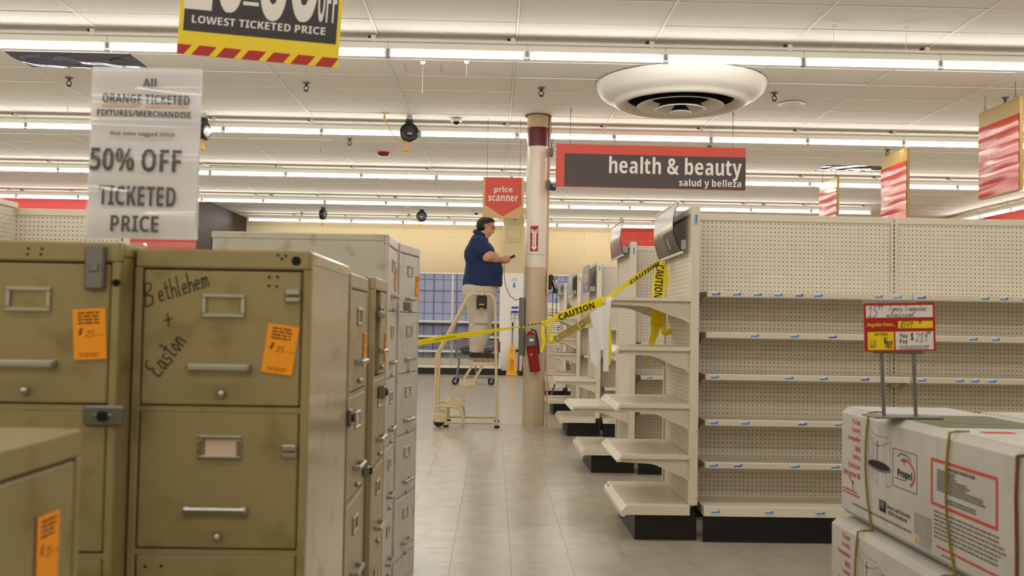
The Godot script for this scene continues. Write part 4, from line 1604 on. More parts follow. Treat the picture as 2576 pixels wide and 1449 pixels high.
# ---------------------------------------------------------------- near signs
func build_near_signs() -> void:
	# notice in a clear holder standing on the cabinets
	var t := thing("price_notice", "tall white paper notice in a clear holder reading 50% off ticketed price", "sign", P(-0.868, 1.368, 2.4), 0.0)
	var sh := MB.new()
	var rows := []
	for j in 21:
		var v := j / 20.0
		var row := []
		for i in 7:
			var u := i / 6.0
			row.append(Vector3((u - 0.5) * 0.266 + (1.0 - v) * 0.008, 0.455 - v * 0.42, 0.004 * sin(v * 30.0) * 0.4 + 0.003 * cos(v * 21.0 + u)))
		rows.append(row)
	sh.sheet(rows)
	part(t, "paper_sheet", sh, M.paper)
	var back := MB.new()
	back.box(Vector3(0.004, 0.245, -0.005), Vector3(0.268, 0.422, 0.002))
	part(t, "backing", back, M.paper)
	var pl := MB.new()
	var prow := []
	for j in 41:
		var v := j / 40.0
		var row := []
		for i in 9:
			var u := i / 8.0
			row.append(Vector3((u - 0.5) * 0.27 + (1.0 - v) * 0.008, 0.457 - v * 0.425, 0.0085 + 0.0016 * sin(v * 36.0 + 0.6 * u) + 0.001 * sin(v * 61.0 - u)))
		prow.append(row)
	pl.sheet(prow)
	part(t, "clear_sleeve", pl, M.clear)
	var foot := MB.new()
	foot.box(Vector3(0.0, 0.02, 0.0), Vector3(0.27, 0.012, 0.014), 0.003)
	foot.box(Vector3(-0.003, 0.01, 0.0), Vector3(0.036, 0.025, 0.02), 0.004)
	foot.box(Vector3(-0.003, 0.002, 0.0), Vector3(0.09, 0.005, 0.06))
	part(t, "clear_foot", foot, M.clear)
	var L := [["All", 0.033, 0.021, 0.01, 0.418], ["ORANGE TICKETED", 0.212, 0.023, 0.003, 0.377], ["FIXTURES/MERCHANDISE", 0.228, 0.015, 0.0, 0.341], ["Not ones tagged SOLD", 0.155, 0.013, -0.001, 0.29], ["50% OFF", 0.222, 0.056, -0.014, 0.227], ["TICKETED", 0.187, 0.048, -0.006, 0.138], ["PRICE", 0.116, 0.04, -0.009, 0.07]]
	for l in L:
		lettering(t, l[0], l[1], l[2], M.ink, Vector3(l[3] + (l[4] - 0.25) * 0.022, l[4], 0.0048), Vector3(0, 0, -0.01))
	var ul := MB.new()
	ul.box(Vector3(-0.058, 0.361, 0.0046), Vector3(0.09, 0.004, 0.001))
	ul.box(Vector3(0.057, 0.359, 0.0046), Vector3(0.108, 0.004, 0.001))
	part(t, "orange_underline", ul, M.pale_orange)
	# yellow and black poster hung from the ceiling
	var y := thing("sale_poster", "hanging yellow, black and red sale poster reading lowest ticketed price", "sign", P(-0.79, 2.06, 3.2), 0.1)
	var sl := -0.045
	var w := 0.52
	y.rotation.z = sl
	var bd := MB.new()
	bd.span(Vector3(-w * 0.5, 0, -0.004), Vector3(w * 0.5, 0.7, 0.0), 0.0)
	part(y, "yellow_board", bd, M.poster_yellow)
	var bp := MB.new()
	bp.span(Vector3(-w * 0.5 + 0.015, 0.078, 0), Vector3(w * 0.5 - 0.012, 0.66, 0.001))
	part(y, "black_panel", bp, M.poster_black)
	for k in 7:
		var st := MB.new()
		var x0 := -w * 0.5 - 0.033 + k * 0.0795
		var pg := PackedVector2Array([Vector2(maxf(x0, -w * 0.5), 0.0), Vector2(minf(x0 + 0.055, w * 0.5), 0.0), Vector2(minf(x0 + 0.079, w * 0.5), 0.032), Vector2(maxf(x0 + 0.024, -w * 0.5), 0.032)])
		st.prism(pg, 0.0012, 0.0006)
		part(y, "red_stripe", st, M.poster_red)
	lettering(y, "LOWEST TICKETED PRICE", 0.43, 0.025, M.poster_white, Vector3(-0.004, 0.118, 0.0014))
	lettering(y, "20", 0.19, 0.34, M.poster_white, Vector3(-0.153, 0.32, 0.0014))
	lettering(y, "60", 0.19, 0.34, M.poster_white, Vector3(0.085, 0.305, 0.0014))
	lettering(y, "to", 0.05, 0.05, M.poster_white, Vector3(-0.035, 0.225, 0.0014))
	var tb := MB.new()
	tb.box(Vector3(-0.035, 0.186, 0.001), Vector3(0.05, 0.012, 0.001))
	part(y, "white_bar", tb, M.poster_white)
	lettering(y, "OFF", 0.062, 0.16, M.poster_white, Vector3(0.213, 0.228, 0.0014))
	var wi := MB.new()
	for s in [-1.0, 1.0]:
		wi.cyl(Vector3(s * 0.2, 0.69, -0.002), Vector3(s * 0.2 + 0.04, 1.66 + s * 0.01, 0.0), 0.0015, 5)
	part(y, "hanging_wires", wi, M.wire)
	# red price card on a wire stand, on the top carton
	var c := thing("price_card", "red price card for a 15 ft family trampoline on a two-legged stand", "sign", P(1.5, 0.885, 3.55), 0.0)
	var base := MB.new()
	base.box(Vector3(0.005, 0.008, -0.02), Vector3(0.25, 0.006, 0.13), 0.002)
	part(c, "base_plate", base, M.steel)
	for s in 2:
		var lg := MB.new()
		lg.cyl(Vector3(-0.062 + s * 0.118, 0.01, -0.02), Vector3(-0.072 + s * 0.118, 0.25, -0.02), 0.0065, 10)
		part(c, "leg", lg, M.steel)
	var hold := MB.new()
	hold.box(Vector3(-0.015, 0.245, -0.012), Vector3(0.19, 0.014, 0.016), 0.003)
	part(c, "card_rail", hold, M.steel)
	var cls := MB.new()
	cls.box(Vector3(-0.03, 0.39, -0.006), Vector3(0.2, 0.29, 0.003))
	part(c, "clear_holder", cls, M.clear, Vector3.ZERO, Vector3(0, 0, 0.045))
	var cd := Node3D.new()
	cd.name = "card"
	c.add_child(cd)
	cd.position = Vector3(-0.014, 0.336, 0.002)
	cd.rotation.z = 0.03
	var q := MB.new()
	q.box(Vector3.ZERO, Vector3(0.262, 0.176, 0.002))
	part(cd, "red_card", q, M.poster_red)
	for r in [[0.0, 0.057, 0.246, 0.044, M.poster_white], [0.058, 0.008, 0.128, 0.026, M.poster_yellow], [-0.071, -0.05, 0.096, 0.066, M.poster_yellow], [0.053, -0.05, 0.14, 0.066, M.poster_white]]:
		var f := MB.new()
		f.box(Vector3(r[0], r[1], 0.0015), Vector3(r[2], r[3], 0.001))
		part(cd, "card_field", f, r[4])
	var hw := MB.new()
	handwriting(hw, "15", Vector2(-0.116, 0.037), 0.04, 0.0022, 0.0, 0.12, 0.8)
	handwriting(hw, "FT", Vector2(-0.078, 0.064), 0.015, 0.002, 0.0, 0.2, 0.9)
	handwriting(hw, "Family Trampoline", Vector2(-0.04, 0.058), 0.021, 0.0017, 0.0, 0.25, 0.78)
	handwriting(hw, "w/ENCLOSURE", Vector2(-0.048, 0.037), 0.017, 0.0017, 0.0, 0.2, 1.0)
	handwriting(hw, "$549", Vector2(0.0, -0.003), 0.023, 0.0018, 0.0, 0.3, 0.85)
	handwriting(hw, "99", Vector2(0.068, 0.01), 0.011, 0.0015, 0.0, 0.2, 0.9)
	handwriting(hw, "60", Vector2(-0.112, -0.076), 0.03, 0.002, 0.0, 0.1, 0.75)
	handwriting(hw, "$", Vector2(0.04, -0.05), 0.027, 0.0035, 0.0, 0.0, 0.6)
	handwriting(hw, "219", Vector2(0.056, -0.056), 0.034, 0.0018, 0.0, 0.15, 0.75)
	handwriting(hw, "99", Vector2(0.1, -0.03), 0.012, 0.0016, 0.0, 0.1, 0.9)
	part(cd, "pen_writing", hw, M.ink, Vector3(0, 0, 0.0024))
	lettering(cd, "Regular Price...", 0.105, 0.017, M.poster_yellow, Vector3(-0.067, 0.008, 0.002), Vector3.ZERO, true, false, "lettering", 0.2)
	lettering(cd, "AFTER", 0.05, 0.01, M.ink, Vector3(-0.07, -0.026, 0.0022))
	lettering(cd, "%", 0.016, 0.04, M.ink, Vector3(-0.052, -0.056, 0.0022))
	lettering(cd, "Off", 0.016, 0.03, M.ink, Vector3(-0.036, -0.064, 0.0022))
	lettering(cd, "You", 0.028, 0.018, M.ink, Vector3(0.012, -0.032, 0.0022))
	lettering(cd, "Pay", 0.03, 0.02, M.ink, Vector3(0.013, -0.055, 0.0022))
	lettering(cd, "AFTER ALL DISCOUNTS TAKEN", 0.115, 0.005, M.ink, Vector3(0.05, -0.071, 0.0022))
	lettering(cd, "NO FURTHER DISCOUNTS APPLY", 0.105, 0.005, M.ink, Vector3(0.052, -0.079, 0.0022))


# ---------------------------------------------------------------- boxed trampolines
# local origin: far lower corner of the printed face; the face looks along -x, local +z runs towards the viewer
func trampoline_box(label: String, at: Vector3, L: float, H: float, W: float, printed: bool, turn := 0.0) -> Node3D:
	var t := thing("trampoline_carton", label, "box", at, turn, "boxed trampolines")
	var b := MB.new()
	b.span(Vector3(0, 0.004, 0), Vector3(W, H, L), 0.024)
	part(t, "carton", b, M.carton)
	var fl := MB.new()
	fl.span(Vector3(0.026, H - 0.002, 0.026), Vector3(W * 0.52, H + 0.0022, L - 0.026))
	fl.span(Vector3(W * 0.53, H - 0.002, 0.026), Vector3(W - 0.026, H + 0.002, L - 0.026))
	part(t, "top_flaps", fl, M.carton)
	if not printed:
		return t
	var R := Vector3(0, -PI / 2, 0)
	# straps round the box
	for z in [0.3, 0.975]:
		var s := MB.new()
		var q := []
		for k in 9:
			var v := k / 8.0
			q.append(Vector3(-0.004 - 0.006 * sin(v * PI), H * v, z - 0.01 * sin(v * PI) + 0.06 * (1.0 - v) * (1.0 - v) + 0.022 * v * v))
		q.append(Vector3(0.02, H + 0.005, z + 0.02))
		q.append(Vector3(0.06, H + 0.004, z + 0.02))
		s.tube(q, 0.0042, 6)
		part(t, "strap", s, M.strap)
	# worn brown edge of the end flap
	var ed := MB.new()
	ed.tube([Vector3(-0.001, 0.0, L - 0.012), Vector3(-0.003, H * 0.35, L - 0.004), Vector3(-0.001, H * 0.7, L - 0.012), Vector3(0.002, H - 0.02, L - 0.008), Vector3(0.05, H - 0.012, L + 0.001), Vector3(W * 0.6, H - 0.012, L + 0.001)], 0.005, 6)
	part(t, "flap_edge", ed, M.carton_edge)
	# print: u runs towards the viewer (local z), v up
	var lines := ["15-foot", "Family", "Trampoline", "With", "Safety", "Enclosure", "And Anchor Kit"]
	var wd := [0.09, 0.088, 0.14, 0.056, 0.083, 0.127, 0.186]
	for k in 7:
		lettering(t, lines[k], wd[k], 0.024, M.carton_red, Vector3(-0.0008, H - 0.047 - k * 0.0355, 0.232 - wd[k] * 0.5), R, false)
	fine_print(t, 0.195, 0.026, 2, M.carton_red, Vector3(-0.001, H - 0.336, 0.14), R)
	var an := MB.new()
	strokes(an, [[[0, 0.8], [0.6, 0.4], [0.6, 0.0]], [[0.6, 0.4], [0.75, 0.6]]], Vector2(-0.04, 0), 0.07, 0.06, 0.005)
	part(t, "anchor_drawing", an, M.ink, Vector3(-0.001, H - 0.322, 0.15), R)
	# line drawing of the trampoline
	var ln := MB.new()
	for p in [[0.03, 0.2, 0.01], [0.05, 0.17, 0.02], [0.085, 0.16, 0.03], [0.14, 0.165, 0.03], [0.17, 0.185, 0.01], [0.2, 0.165, 0.02], [0.215, 0.16, 0.005]]:
		strokes(ln, [[[p[0], p[1]], [p[0], p[2]]]], Vector2.ZERO, 1.0, 1.0, 0.0016)
	strokes(ln, [[[0.0, 0.175], [0.04, 0.15], [0.085, 0.142], [0.14, 0.148], [0.19, 0.165], [0.215, 0.17]], [[0.03, 0.19], [0.08, 0.176], [0.15, 0.18], [0.185, 0.178]], [[0.03, 0.01], [0.085, -0.005], [0.09, 0.04]], [[0.17, 0.04], [0.175, -0.005], [0.21, 0.01]], [[0.01, 0.06], [0.03, 0.06], [0.03, 0.05]], [[0.08, 0.055], [0.11, 0.055]]], Vector2.ZERO, 1.0, 1.0, 0.0016)
	strokes(ln, [[[0.085, 0.16], [0.082, 0.085]], [[0.07, 0.14], [0.1, 0.14]]], Vector2.ZERO, 1.0, 1.0, 0.006)
	part(t, "trampoline_drawing", ln, M.grey_ink, Vector3(-0.001, H - 0.255, 0.318), R)
	var mt := MB.new()
	var el := PackedVector2Array()
	var el2 := PackedVector2Array()
	for k in 24:
		var an2 := TAU * k / 24.0
		el.append(Vector2(cos(an2) * 0.11, sin(an2) * 0.02))
		el2.append(Vector2(cos(an2) * 0.1, sin(an2) * 0.014 + 0.004))
	mt.prism(el, 0.001)
	part(t, "mat_drawing", mt, M.grey_ink, Vector3(-0.001, H - 0.19, 0.42), R)
	var m2 := MB.new()
	m2.prism(el2, 0.001)
	part(t, "mat_drawing", m2, M.ink, Vector3(-0.002, H - 0.19, 0.42), R)
	# emblem panel
	var fr := MB.new()
	for s in [-1.0, 1.0]:
		fr.box(Vector3(s * 0.1, 0, 0), Vector3(0.003, 0.1308, 0.001))
		fr.box(Vector3(0, s * 0.067, 0), Vector3(0.203, 0.003, 0.001))
	part(t, "emblem_frame", fr, M.grey_ink, Vector3(-0.001, H - 0.172, 0.649), R)
	lettering(t, "Propel", 0.12, 0.038, M.ink, Vector3(-0.0012, H - 0.189, 0.65), R)
	fine_print(t, 0.09, 0.008, 1, M.grey_ink, Vector3(-0.001, H - 0.208, 0.61), R)
	var arc := MB.new()
	var pts := []
	for k in 15:
		var aa := lerpf(2.1, -1.0, k / 14.0)
		pts.append([cos(aa) * 0.075, sin(aa) * 0.045])
	strokes(arc, [pts], Vector2.ZERO, 1.0, 1.0, 0.009)
	part(t, "emblem_arc", arc, M.carton_red, Vector3(-0.001, H - 0.18, 0.655), R)
	var sm := MB.new()
	strokes(sm, [[[0, 0.035], [0.0, 0.008]], [[-0.01, 0.022], [0.01, 0.022]], [[-0.055, 0.032], [-0.03, 0.045], [0.02, 0.045], [0.055, 0.032]]], Vector2(0, 0.0), 1.0, 1.0, 0.006)
	part(t, "emblem_figure", sm, M.grey_ink, Vector3(-0.001, H - 0.162, 0.645), R)
	# standards line
	var sq := MB.new()
	sq.box(Vector3.ZERO, Vector3(0.06, 0.042, 0.001))
	part(t, "standards_badge", sq, M.ink, Vector3(-0.001, H - 0.333, 0.455), R)
	var sq2 := MB.new()
	sq2.prism(PackedVector2Array([Vector2(0, -0.014), Vector2(0.02, 0), Vector2(0.014, 0.016), Vector2(-0.014, 0.016), Vector2(-0.02, 0)]), 0.001)
	part(t, "standards_badge", sq2, M.grey_ink, Vector3(-0.0018, H - 0.33, 0.455), R)
	lettering(t, "Meets and Exceeds", 0.2, 0.015, M.grey_ink, Vector3(-0.001, H - 0.325, 0.596), R)
	lettering(t, "ASTM Standards", 0.17, 0.015, M.grey_ink, Vector3(-0.001, H - 0.345, 0.586), R)
	fine_print(t, 0.56, 0.011, 1, M.grey_ink, Vector3(-0.001, H - 0.378, 0.43), R, 0.7, 0.0)
	fine_print(t, 0.11, 0.06, 8, M.grey_ink, Vector3(-0.001, H - 0.337, 0.797), R, 0.4, 0.1)
	fine_print(t, 0.1, 0.035, 6, M.grey_ink, Vector3(-0.001, H - 0.392, 0.815), R, 0.35, 0.1)
	var wf := MB.new()
	for s in [-1.0, 1.0]:
		wf.box(Vector3(s * 0.062, 0, 0), Vector3(0.002, 0.0658, 0.001))
		wf.box(Vector3(0, s * 0.034, 0), Vector3(0.124, 0.002, 0.001))
	part(t, "warning_frame", wf, M.grey_ink, Vector3(-0.001, H - 0.337, 0.797), R)
	var tri := MB.new()
	tri.prism(PackedVector2Array([Vector2(-0.016, -0.01), Vector2(0.016, -0.01), Vector2(0, 0.012)]), 0.001)
	part(t, "warning_triangle", tri, M.safety_yellow, Vector3(-0.001, H - 0.395, 0.745), R)
	# red-framed instructions
	var rf := MB.new()
	for s in [-1.0, 1.0]:
		rf.box(Vector3(s * 0.21, 0, 0), Vector3(0.011, 0.1344, 0.001))
		rf.box(Vector3(0, s * 0.072, 0), Vector3(0.43, 0.0095, 0.001))
	part(t, "red_frame", rf, M.carton_red, Vector3(-0.001, H - 0.173, 1.073), R)
	lettering(t, "UNPACKING INSTRUCTIONS", 0.18, 0.01, M.grey_ink, Vector3(-0.001, H - 0.119, 1.065), R)
	for k in 3:
		fine_print(t, [0.13, 0.22, 0.33][k], 0.024, 3, M.grey_ink, Vector3(-0.001, H - 0.139 - k * 0.024, 0.902 + [0.065, 0.11, 0.165][k]), R, 0.72, 0.1)
	fine_print(t, 0.2, 0.018, 2, M.grey_ink, Vector3(-0.001, H - 0.222, 1.06), R, 0.72, 0.0)
	fine_print(t, 0.46, 0.095, 7, M.grey_ink, Vector3(-0.001, H - 0.309, 1.11), R, 0.45, 0.12)
	fine_print(t, 0.4, 0.011, 1, M.carton_red, Vector3(-0.001, H - 0.38, 1.1), R, 0.75, 0.0)
	fine_print(t, 0.09, 0.008, 1, M.grey_ink, Vector3(-0.001, H - 0.4, 0.98), R, 0.7, 0.0)
	if not label.begins_with("upper"):
		return t
	# photograph printed on the top: lawn with a trampoline
	var gr := MB.new()
	gr.span(Vector3(0.04, H + 0.0032, 0.42), Vector3(W - 0.06, H + 0.0042, 0.86))
	part(t, "lawn_print", gr, M.grass_print)
	var tr := MB.new()
	var e3 := PackedVector2Array()
	for k in 20:
		var a3 := TAU * k / 20.0
		e3.append(Vector2(cos(a3) * 0.11, sin(a3) * 0.1))
	tr.xf = Transform3D(Basis(Vector3.RIGHT, -PI / 2), Vector3(0.25, H + 0.0046, 0.66))
	tr.prism(e3, 0.0006)
	part(t, "lawn_print", tr, M.grey_ink)
	for k in 2:
		var rd := MB.new()
		rd.span(Vector3(0.1 + k * 0.16, H + 0.0032, 0.98), Vector3(0.2 + k * 0.16, H + 0.0042, 1.02))
		part(t, "red_print", rd, M.carton_red)
	return t


func build_boxes() -> void:
	var h := 0.4425
	trampoline_box("upper white trampoline carton with red print, the price card standing on it", P(1.465, h, 4.1), 1.4, h, 0.47, true)
	trampoline_box("lower white trampoline carton bearing the upper one", P(1.42, 0, 4.085), 1.42, h - 0.011, 0.47, true)
	trampoline_box("plain white trampoline carton alongside the one with the price card", P(1.97, h, 3.98), 1.4, h - 0.004, 0.47, false)
	trampoline_box("plain white trampoline carton at the bottom of the second stack", P(1.97, 0, 4.0), 1.4, h - 0.008, 0.47, false)


# ---------------------------------------------------------------- hanging signs of the store
func build_store_signs() -> void:
	# health & beauty
	var t := thing("department_sign", "wide brown and coral hanging sign reading health & beauty", "sign", P(1.788, 2.795, 11.2), 0.0)
	t.rotation.z = -0.004
	var w := 2.2
	var a := MB.new()
	a.span(Vector3(-w * 0.5, 0, -0.02), Vector3(w * 0.5, 0.495, 0.0), 0.002)
	part(t, "coral_board", a, M.sign_red)
	var b := MB.new()
	b.span(Vector3(-w * 0.5 + 0.1, 0.006, 0.0), Vector3(w * 0.5, 0.385, 0.002))
	part(t, "brown_panel", b, M.sign_brown)
	lettering(t, "health & beauty", 1.54, 0.262, M.sign_white, Vector3(0.285, 0.235, 0.0035), Vector3.ZERO, true)
	lettering(t, "salud y belleza", 0.72, 0.11, M.sign_white, Vector3(0.69, 0.066, 0.0035), Vector3.ZERO, true)
	var wi := MB.new()
	for x in [-0.94, 0.945]:
		wi.cyl(Vector3(x, 0.48, 0.003), Vector3(x + 0.0, CEIL - 2.795, -0.0), 0.0028, 6)
		wi.tube([Vector3(x, CEIL - 2.85, 0), Vector3(x + 0.014, CEIL - 2.82, 0), Vector3(x + 0.004, CEIL - 2.8, 0), Vector3(x - 0.01, CEIL - 2.82, 0)], 0.0025, 5)
	part(t, "hanging_wires", wi, M.wire)
	# price scanner
	var p := thing("scanner_sign", "square tan sign with a coral pointing shield reading price scanner", "sign", P(0.092, 2.49, 11.86), 0.0)
	var p1 := MB.new()
	p1.span(Vector3(-0.25, 0, -0.012), Vector3(0.25, 0.5, 0), 0.002)
	part(p, "tan_board", p1, M.sign_tan)
	var p2 := MB.new()
	p2.prism(PackedVector2Array([Vector2(-0.222, 0.5), Vector2(-0.222, 0.16), Vector2(0.0, 0.02), Vector2(0.222, 0.16), Vector2(0.222, 0.5)]), 0.002, 0.001)
	part(p, "coral_shield", p2, M.sign_red)
	lettering(p, "price", 0.225, 0.095, M.sign_white, Vector3(0.0, 0.342, 0.003))
	lettering(p, "scanner", 0.36, 0.07, M.sign_white, Vector3(0.0, 0.243, 0.003))
	var pw := MB.new()
	for x in [-0.2, 0.2]:
		pw.cyl(Vector3(x, 0.485, 0.003), Vector3(x, CEIL - 2.49, 0), 0.0024, 6)
	part(p, "hanging_wires", pw, M.wire)
	# category signs over the aisles
	category_sign(5.16, 9.48, 2.61, ["foot care", "hair accessories", "ethnic hair care", "eye/ear care", "infant toiletries", ""], "gold and coral aisle sign listing foot care and eye/ear care")
	category_sign(5.16, 12.11, 2.58, ["toothpaste", "mouthwash", "toothbrushes", "deodorants", "bath soap", ""], "gold and coral aisle sign beginning with toothpaste")
	category_sign(5.2, 14.72, 2.61, ["shaving accessories/products", "", "", "", "", ""], "gold and coral aisle sign farthest down, listing shaving products")


func category_sign(x: float, d: float, y: float, words: Array, label: String) -> void:
	# faces -x; local z runs from the far edge (0) to the near edge (0.81)
	var t := thing("category_sign", label, "sign", P(x, y, d + 0.81), 0.0, "aisle category signs")
	var W := 0.81
	var H := 0.93
	var b := MB.new()
	b.span(Vector3(0, 0, 0), Vector3(0.035, H, W), 0.002)
	part(t, "gold_board", b, M.sign_gold)
	var R := Vector3(0, -PI / 2, 0)
	for k in 6:
		var y1 := H - 0.165 - k * 0.126
		var rows := []
		for j in 7:
			var v := j / 6.0
			var row := []
			for i in 13:
				var u := i / 12.0
				row.append(Vector3(-0.003 - 0.009 * sin(v * PI) * (0.6 + 0.4 * sin(u * 3.0 + k * 1.7)) - 0.0015 * sin(u * 6.0 + v * 4.0 + k), y1 - v * 0.122, 0.006 + u * (W - 0.012)))
			rows.append(row)
		var s := MB.new()
		s.sheet(rows)
		var o := part(t, "coral_strip", s, M.category_red)
		if words[k] != "":
			var n: int = String(words[k]).length()
			lettering(o, words[k], minf(0.021 * n + 0.04, 0.62), 0.042, M.sign_white, Vector3(-0.0142, y1 - 0.062, 0.03 + minf(0.021 * n + 0.04, 0.62) * 0.5), R, false)
	var h := MB.new()
	for z in [0.1, 0.7]:
		h.tube([Vector3(0.017, H - 0.01, z - 0.018), Vector3(0.017, H + 0.03, z - 0.018), Vector3(0.017, H + 0.05, z), Vector3(0.017, H + 0.03, z + 0.018), Vector3(0.017, H - 0.01, z + 0.018)], 0.003, 5)
		h.cyl(Vector3(0.017, H + 0.045, z), Vector3(0.017, CEIL - y, z), 0.0028, 5)
	part(t, "hanging_hooks", h, M.wire)


# ---------------------------------------------------------------- column and what hangs on it
func build_column() -> void:
	var cx := 0.497
	var cd := 11.69
	var r := 0.131
	var t := thing("support_column", "round steel column with a maroon band, white above and beige below", "column", P(cx, 0, cd))
	for s in [[0.0, 1.885, "beige_shaft", M.column_beige], [1.885, 3.335, "white_shaft", M.column_white], [3.335, 3.562, "maroon_band", M.column_maroon], [3.562, CEIL + 0.02, "column_head", M.beige_metal]]:
		var b := MB.new()
		var rr: float = r + (0.0015 if s[2] == "maroon_band" else 0.0)
		b.lathe([Vector2(rr, s[0]), Vector2(rr, s[1])], 48, true)
		b.lathe([Vector2(0, s[0]), Vector2(rr, s[0])], 48) if s[0] > 3.0 else null
		part(t, s[2], b, s[3])
	var sm := MB.new()
	sm.lathe([Vector2(r + 0.0012, 2.03), Vector2(r + 0.0012, 2.034)], 48)
	part(t, "seam", sm, M.grout)
	var tile := MB.new()
	tile.lathe([Vector2(r, CEIL - 0.001), Vector2(r + 0.03, CEIL - 0.001)], 40)
	part(t, "cutout_shade", tile, M.void_shade)  # flat black ring, painted shade for the gap round the shaft
	# sign
	var fs := thing("extinguisher_sign", "narrow red and white fire extinguisher arrow sign on the column", "sign", P(cx - 0.03, 2.222, cd - r - 0.004))
	var f1 := MB.new()
	var rows := []
	for j in 2:
		var row := []
		for i in 7:
			var x := (i / 6.0 - 0.5) * 0.09
			row.append(Vector3(x, 0.15 - j * 0.3, sqrt(r * r - (x - 0.03) * (x - 0.03)) - r + 0.003))
		rows.append(row)
	f1.sheet(rows)
	part(fs, "red_plate", f1, M.sign_ink_red)
	var f2 := MB.new()
	f2.prism(PackedVector2Array([Vector2(-0.038, 0.12), Vector2(0, 0.085), Vector2(0.038, 0.12), Vector2(0.038, 0.075), Vector2(0.022, 0.062), Vector2(0.022, -0.1), Vector2(0.036, -0.1), Vector2(0, -0.142), Vector2(-0.036, -0.1), Vector2(-0.022, -0.1), Vector2(-0.022, 0.062), Vector2(-0.038, 0.075)]), 0.0015, 0.0035)
	part(fs, "white_arrow", f2, M.sign_white)
	var f2b := MB.new()
	f2b.box(Vector3(0, 0.088, 0.0045), Vector3(0.076, 0.03, 0.001))
	part(fs, "white_field", f2b, M.sign_white)
	lettering(fs, "FIRE", 0.066, 0.022, M.sign_ink_red, Vector3(0, 0.09, 0.0055))
	var word := "EXTINGUISHER"
	for k in word.length():
		lettering(fs, word[k], 0.004 if word[k] == "I" else 0.013, 0.012, M.sign_ink_red, Vector3(0, 0.064 - k * 0.0145, 0.0055))
	# extinguisher
	var e := thing("fire_extinguisher", "red fire extinguisher with a grey label tipped against the column", "fire extinguisher", P(0.5, 0.65, 11.475))
	e.rotation.z = 0.15
	var c := MB.new()
	c.lathe([Vector2(0, 0.0), Vector2(0.058, 0.0), Vector2(0.066, 0.012), Vector2(0.066, 0.4), Vector2(0.055, 0.44), Vector2(0.025, 0.465), Vector2(0.02, 0.48), Vector2(0, 0.48)], 32, false)
	part(e, "cylinder", c, M.extinguisher_red)
	var st := MB.new()
	st.lathe([Vector2(0.067, 0.285), Vector2(0.0675, 0.287), Vector2(0.0675, 0.295), Vector2(0.067, 0.297)], 32)
	part(e, "strap", st, M.black_plastic)
	var lb := MB.new()
	var lrows := []
	for j in 2:
		var row := []
		for i in 9:
			var an := lerpf(-1.1, 0.7, i / 8.0)
			row.append(Vector3(sin(an) * 0.0672, 0.43 - j * 0.12, cos(an) * 0.0672))
		lrows.append(row)
	lb.sheet(lrows)
	var lo := part(e, "grey_label", lb, M.grey_metal)
	var wl := MB.new()
	wl.box(Vector3(0.004, 0.375, 0.0685), Vector3(0.05, 0.028, 0.002))
	part(lo, "white_sticker", wl, M.tag_white)
	var vh := MB.new()
	vh.cyl(Vector3(0, 0.475, 0), Vector3(0, 0.51, 0), 0.018, 10)
	vh.bar(Vector3(-0.07, 0.5, 0), Vector3(0.03, 0.515, 0), 0.02, 0.01)
	vh.bar(Vector3(-0.075, 0.535, 0), Vector3(0.03, 0.525, 0), 0.02, 0.008)
	part(e, "valve_handle", vh, M.chrome)
	var gg := MB.new()
	gg.cyl(Vector3(-0.02, 0.205, 0.064), Vector3(-0.02, 0.205, 0.07), 0.015, 12)
	part(e, "brass_tag", gg, M.sign_gold)
	var hs := MB.new()
	hs.tube([Vector3(0.02, 0.5, 0), Vector3(0.07, 0.47, 0.0), Vector3(0.078, 0.35, -0.01), Vector3(0.076, 0.2, -0.012)], 0.009, 8)
	part(e, "hose", hs, M.black_plastic)
	# conduit with its junction box
	var cn := thing("conduit", "beige conduit running down the column to the floor with a junction box", "conduit", P(cx + r + 0.012, 0, cd - 0.03))
	var c1 := MB.new()
	c1.tube([Vector3(0.012, 0.0, 0.02), Vector3(0.012, 0.58, 0.02), Vector3(0.0, 0.66, 0.01), Vector3(-0.006, 0.8, 0), Vector3(-0.006, 3.7, 0)], 0.0125, 10)
	part(cn, "pipe", c1, M.beige_metal)
	var c2 := MB.new()
	c2.box(Vector3(0.014, 0.475, 0.025), Vector3(0.052, 0.115, 0.05), 0.004)
	part(cn, "junction_box", c2, M.beige_metal)
	# small speakers
	for k in 2:
		var y: float = [3.27, 2.875][k]
		var sp := thing("column_speaker", ["grey round-cornered speaker high on the column above its cables", "black and grey device with a square label halfway up the column"][k], "speaker", P(cx + r + 0.018, y, cd - 0.06))
		var s1 := MB.new()
		s1.box(Vector3(0.015 if k == 0 else -0.012, 0, 0), Vector3(0.045, 0.11, 0.09), 0.014)
		part(sp, "body", s1, M.grey_metal)
		if k == 1:
			var s2 := MB.new()
			s2.box(Vector3(0.035, -0.03, 0.02), Vector3(0.07, 0.075, 0.06), 0.006)
			part(sp, "adapter", s2, M.black_plastic)
			var s3 := MB.new()
			s3.box(Vector3(0.045, -0.015, 0.051), Vector3(0.018, 0.024, 0.002))
			part(sp, "square_label", s3, M.tag_white)
		else:
			var s4 := MB.new()
			s4.ball(Vector3(0.09, 0.0, -0.02), Vector3(0.05, 0.06, 0.04), 12)
			part(sp, "clear_globe", s4, M.clear)
	var cb := MB.new()
	cb.tube([P(0.63, 3.7, 11.63), P(0.62, 3.6, 11.6), P(0.645, 3.45, 11.6), P(0.65, 3.33, 11.6)], 0.004, 6)
	cb.tube([P(0.645, 3.7, 11.63), P(0.655, 3.5, 11.6), P(0.67, 3.42, 11.6), P(0.655, 3.33, 11.6)], 0.003, 6)
	single("speaker_cable", cb, M.black_plastic, "dark cables running from the ceiling to the speaker on the column", "cable")
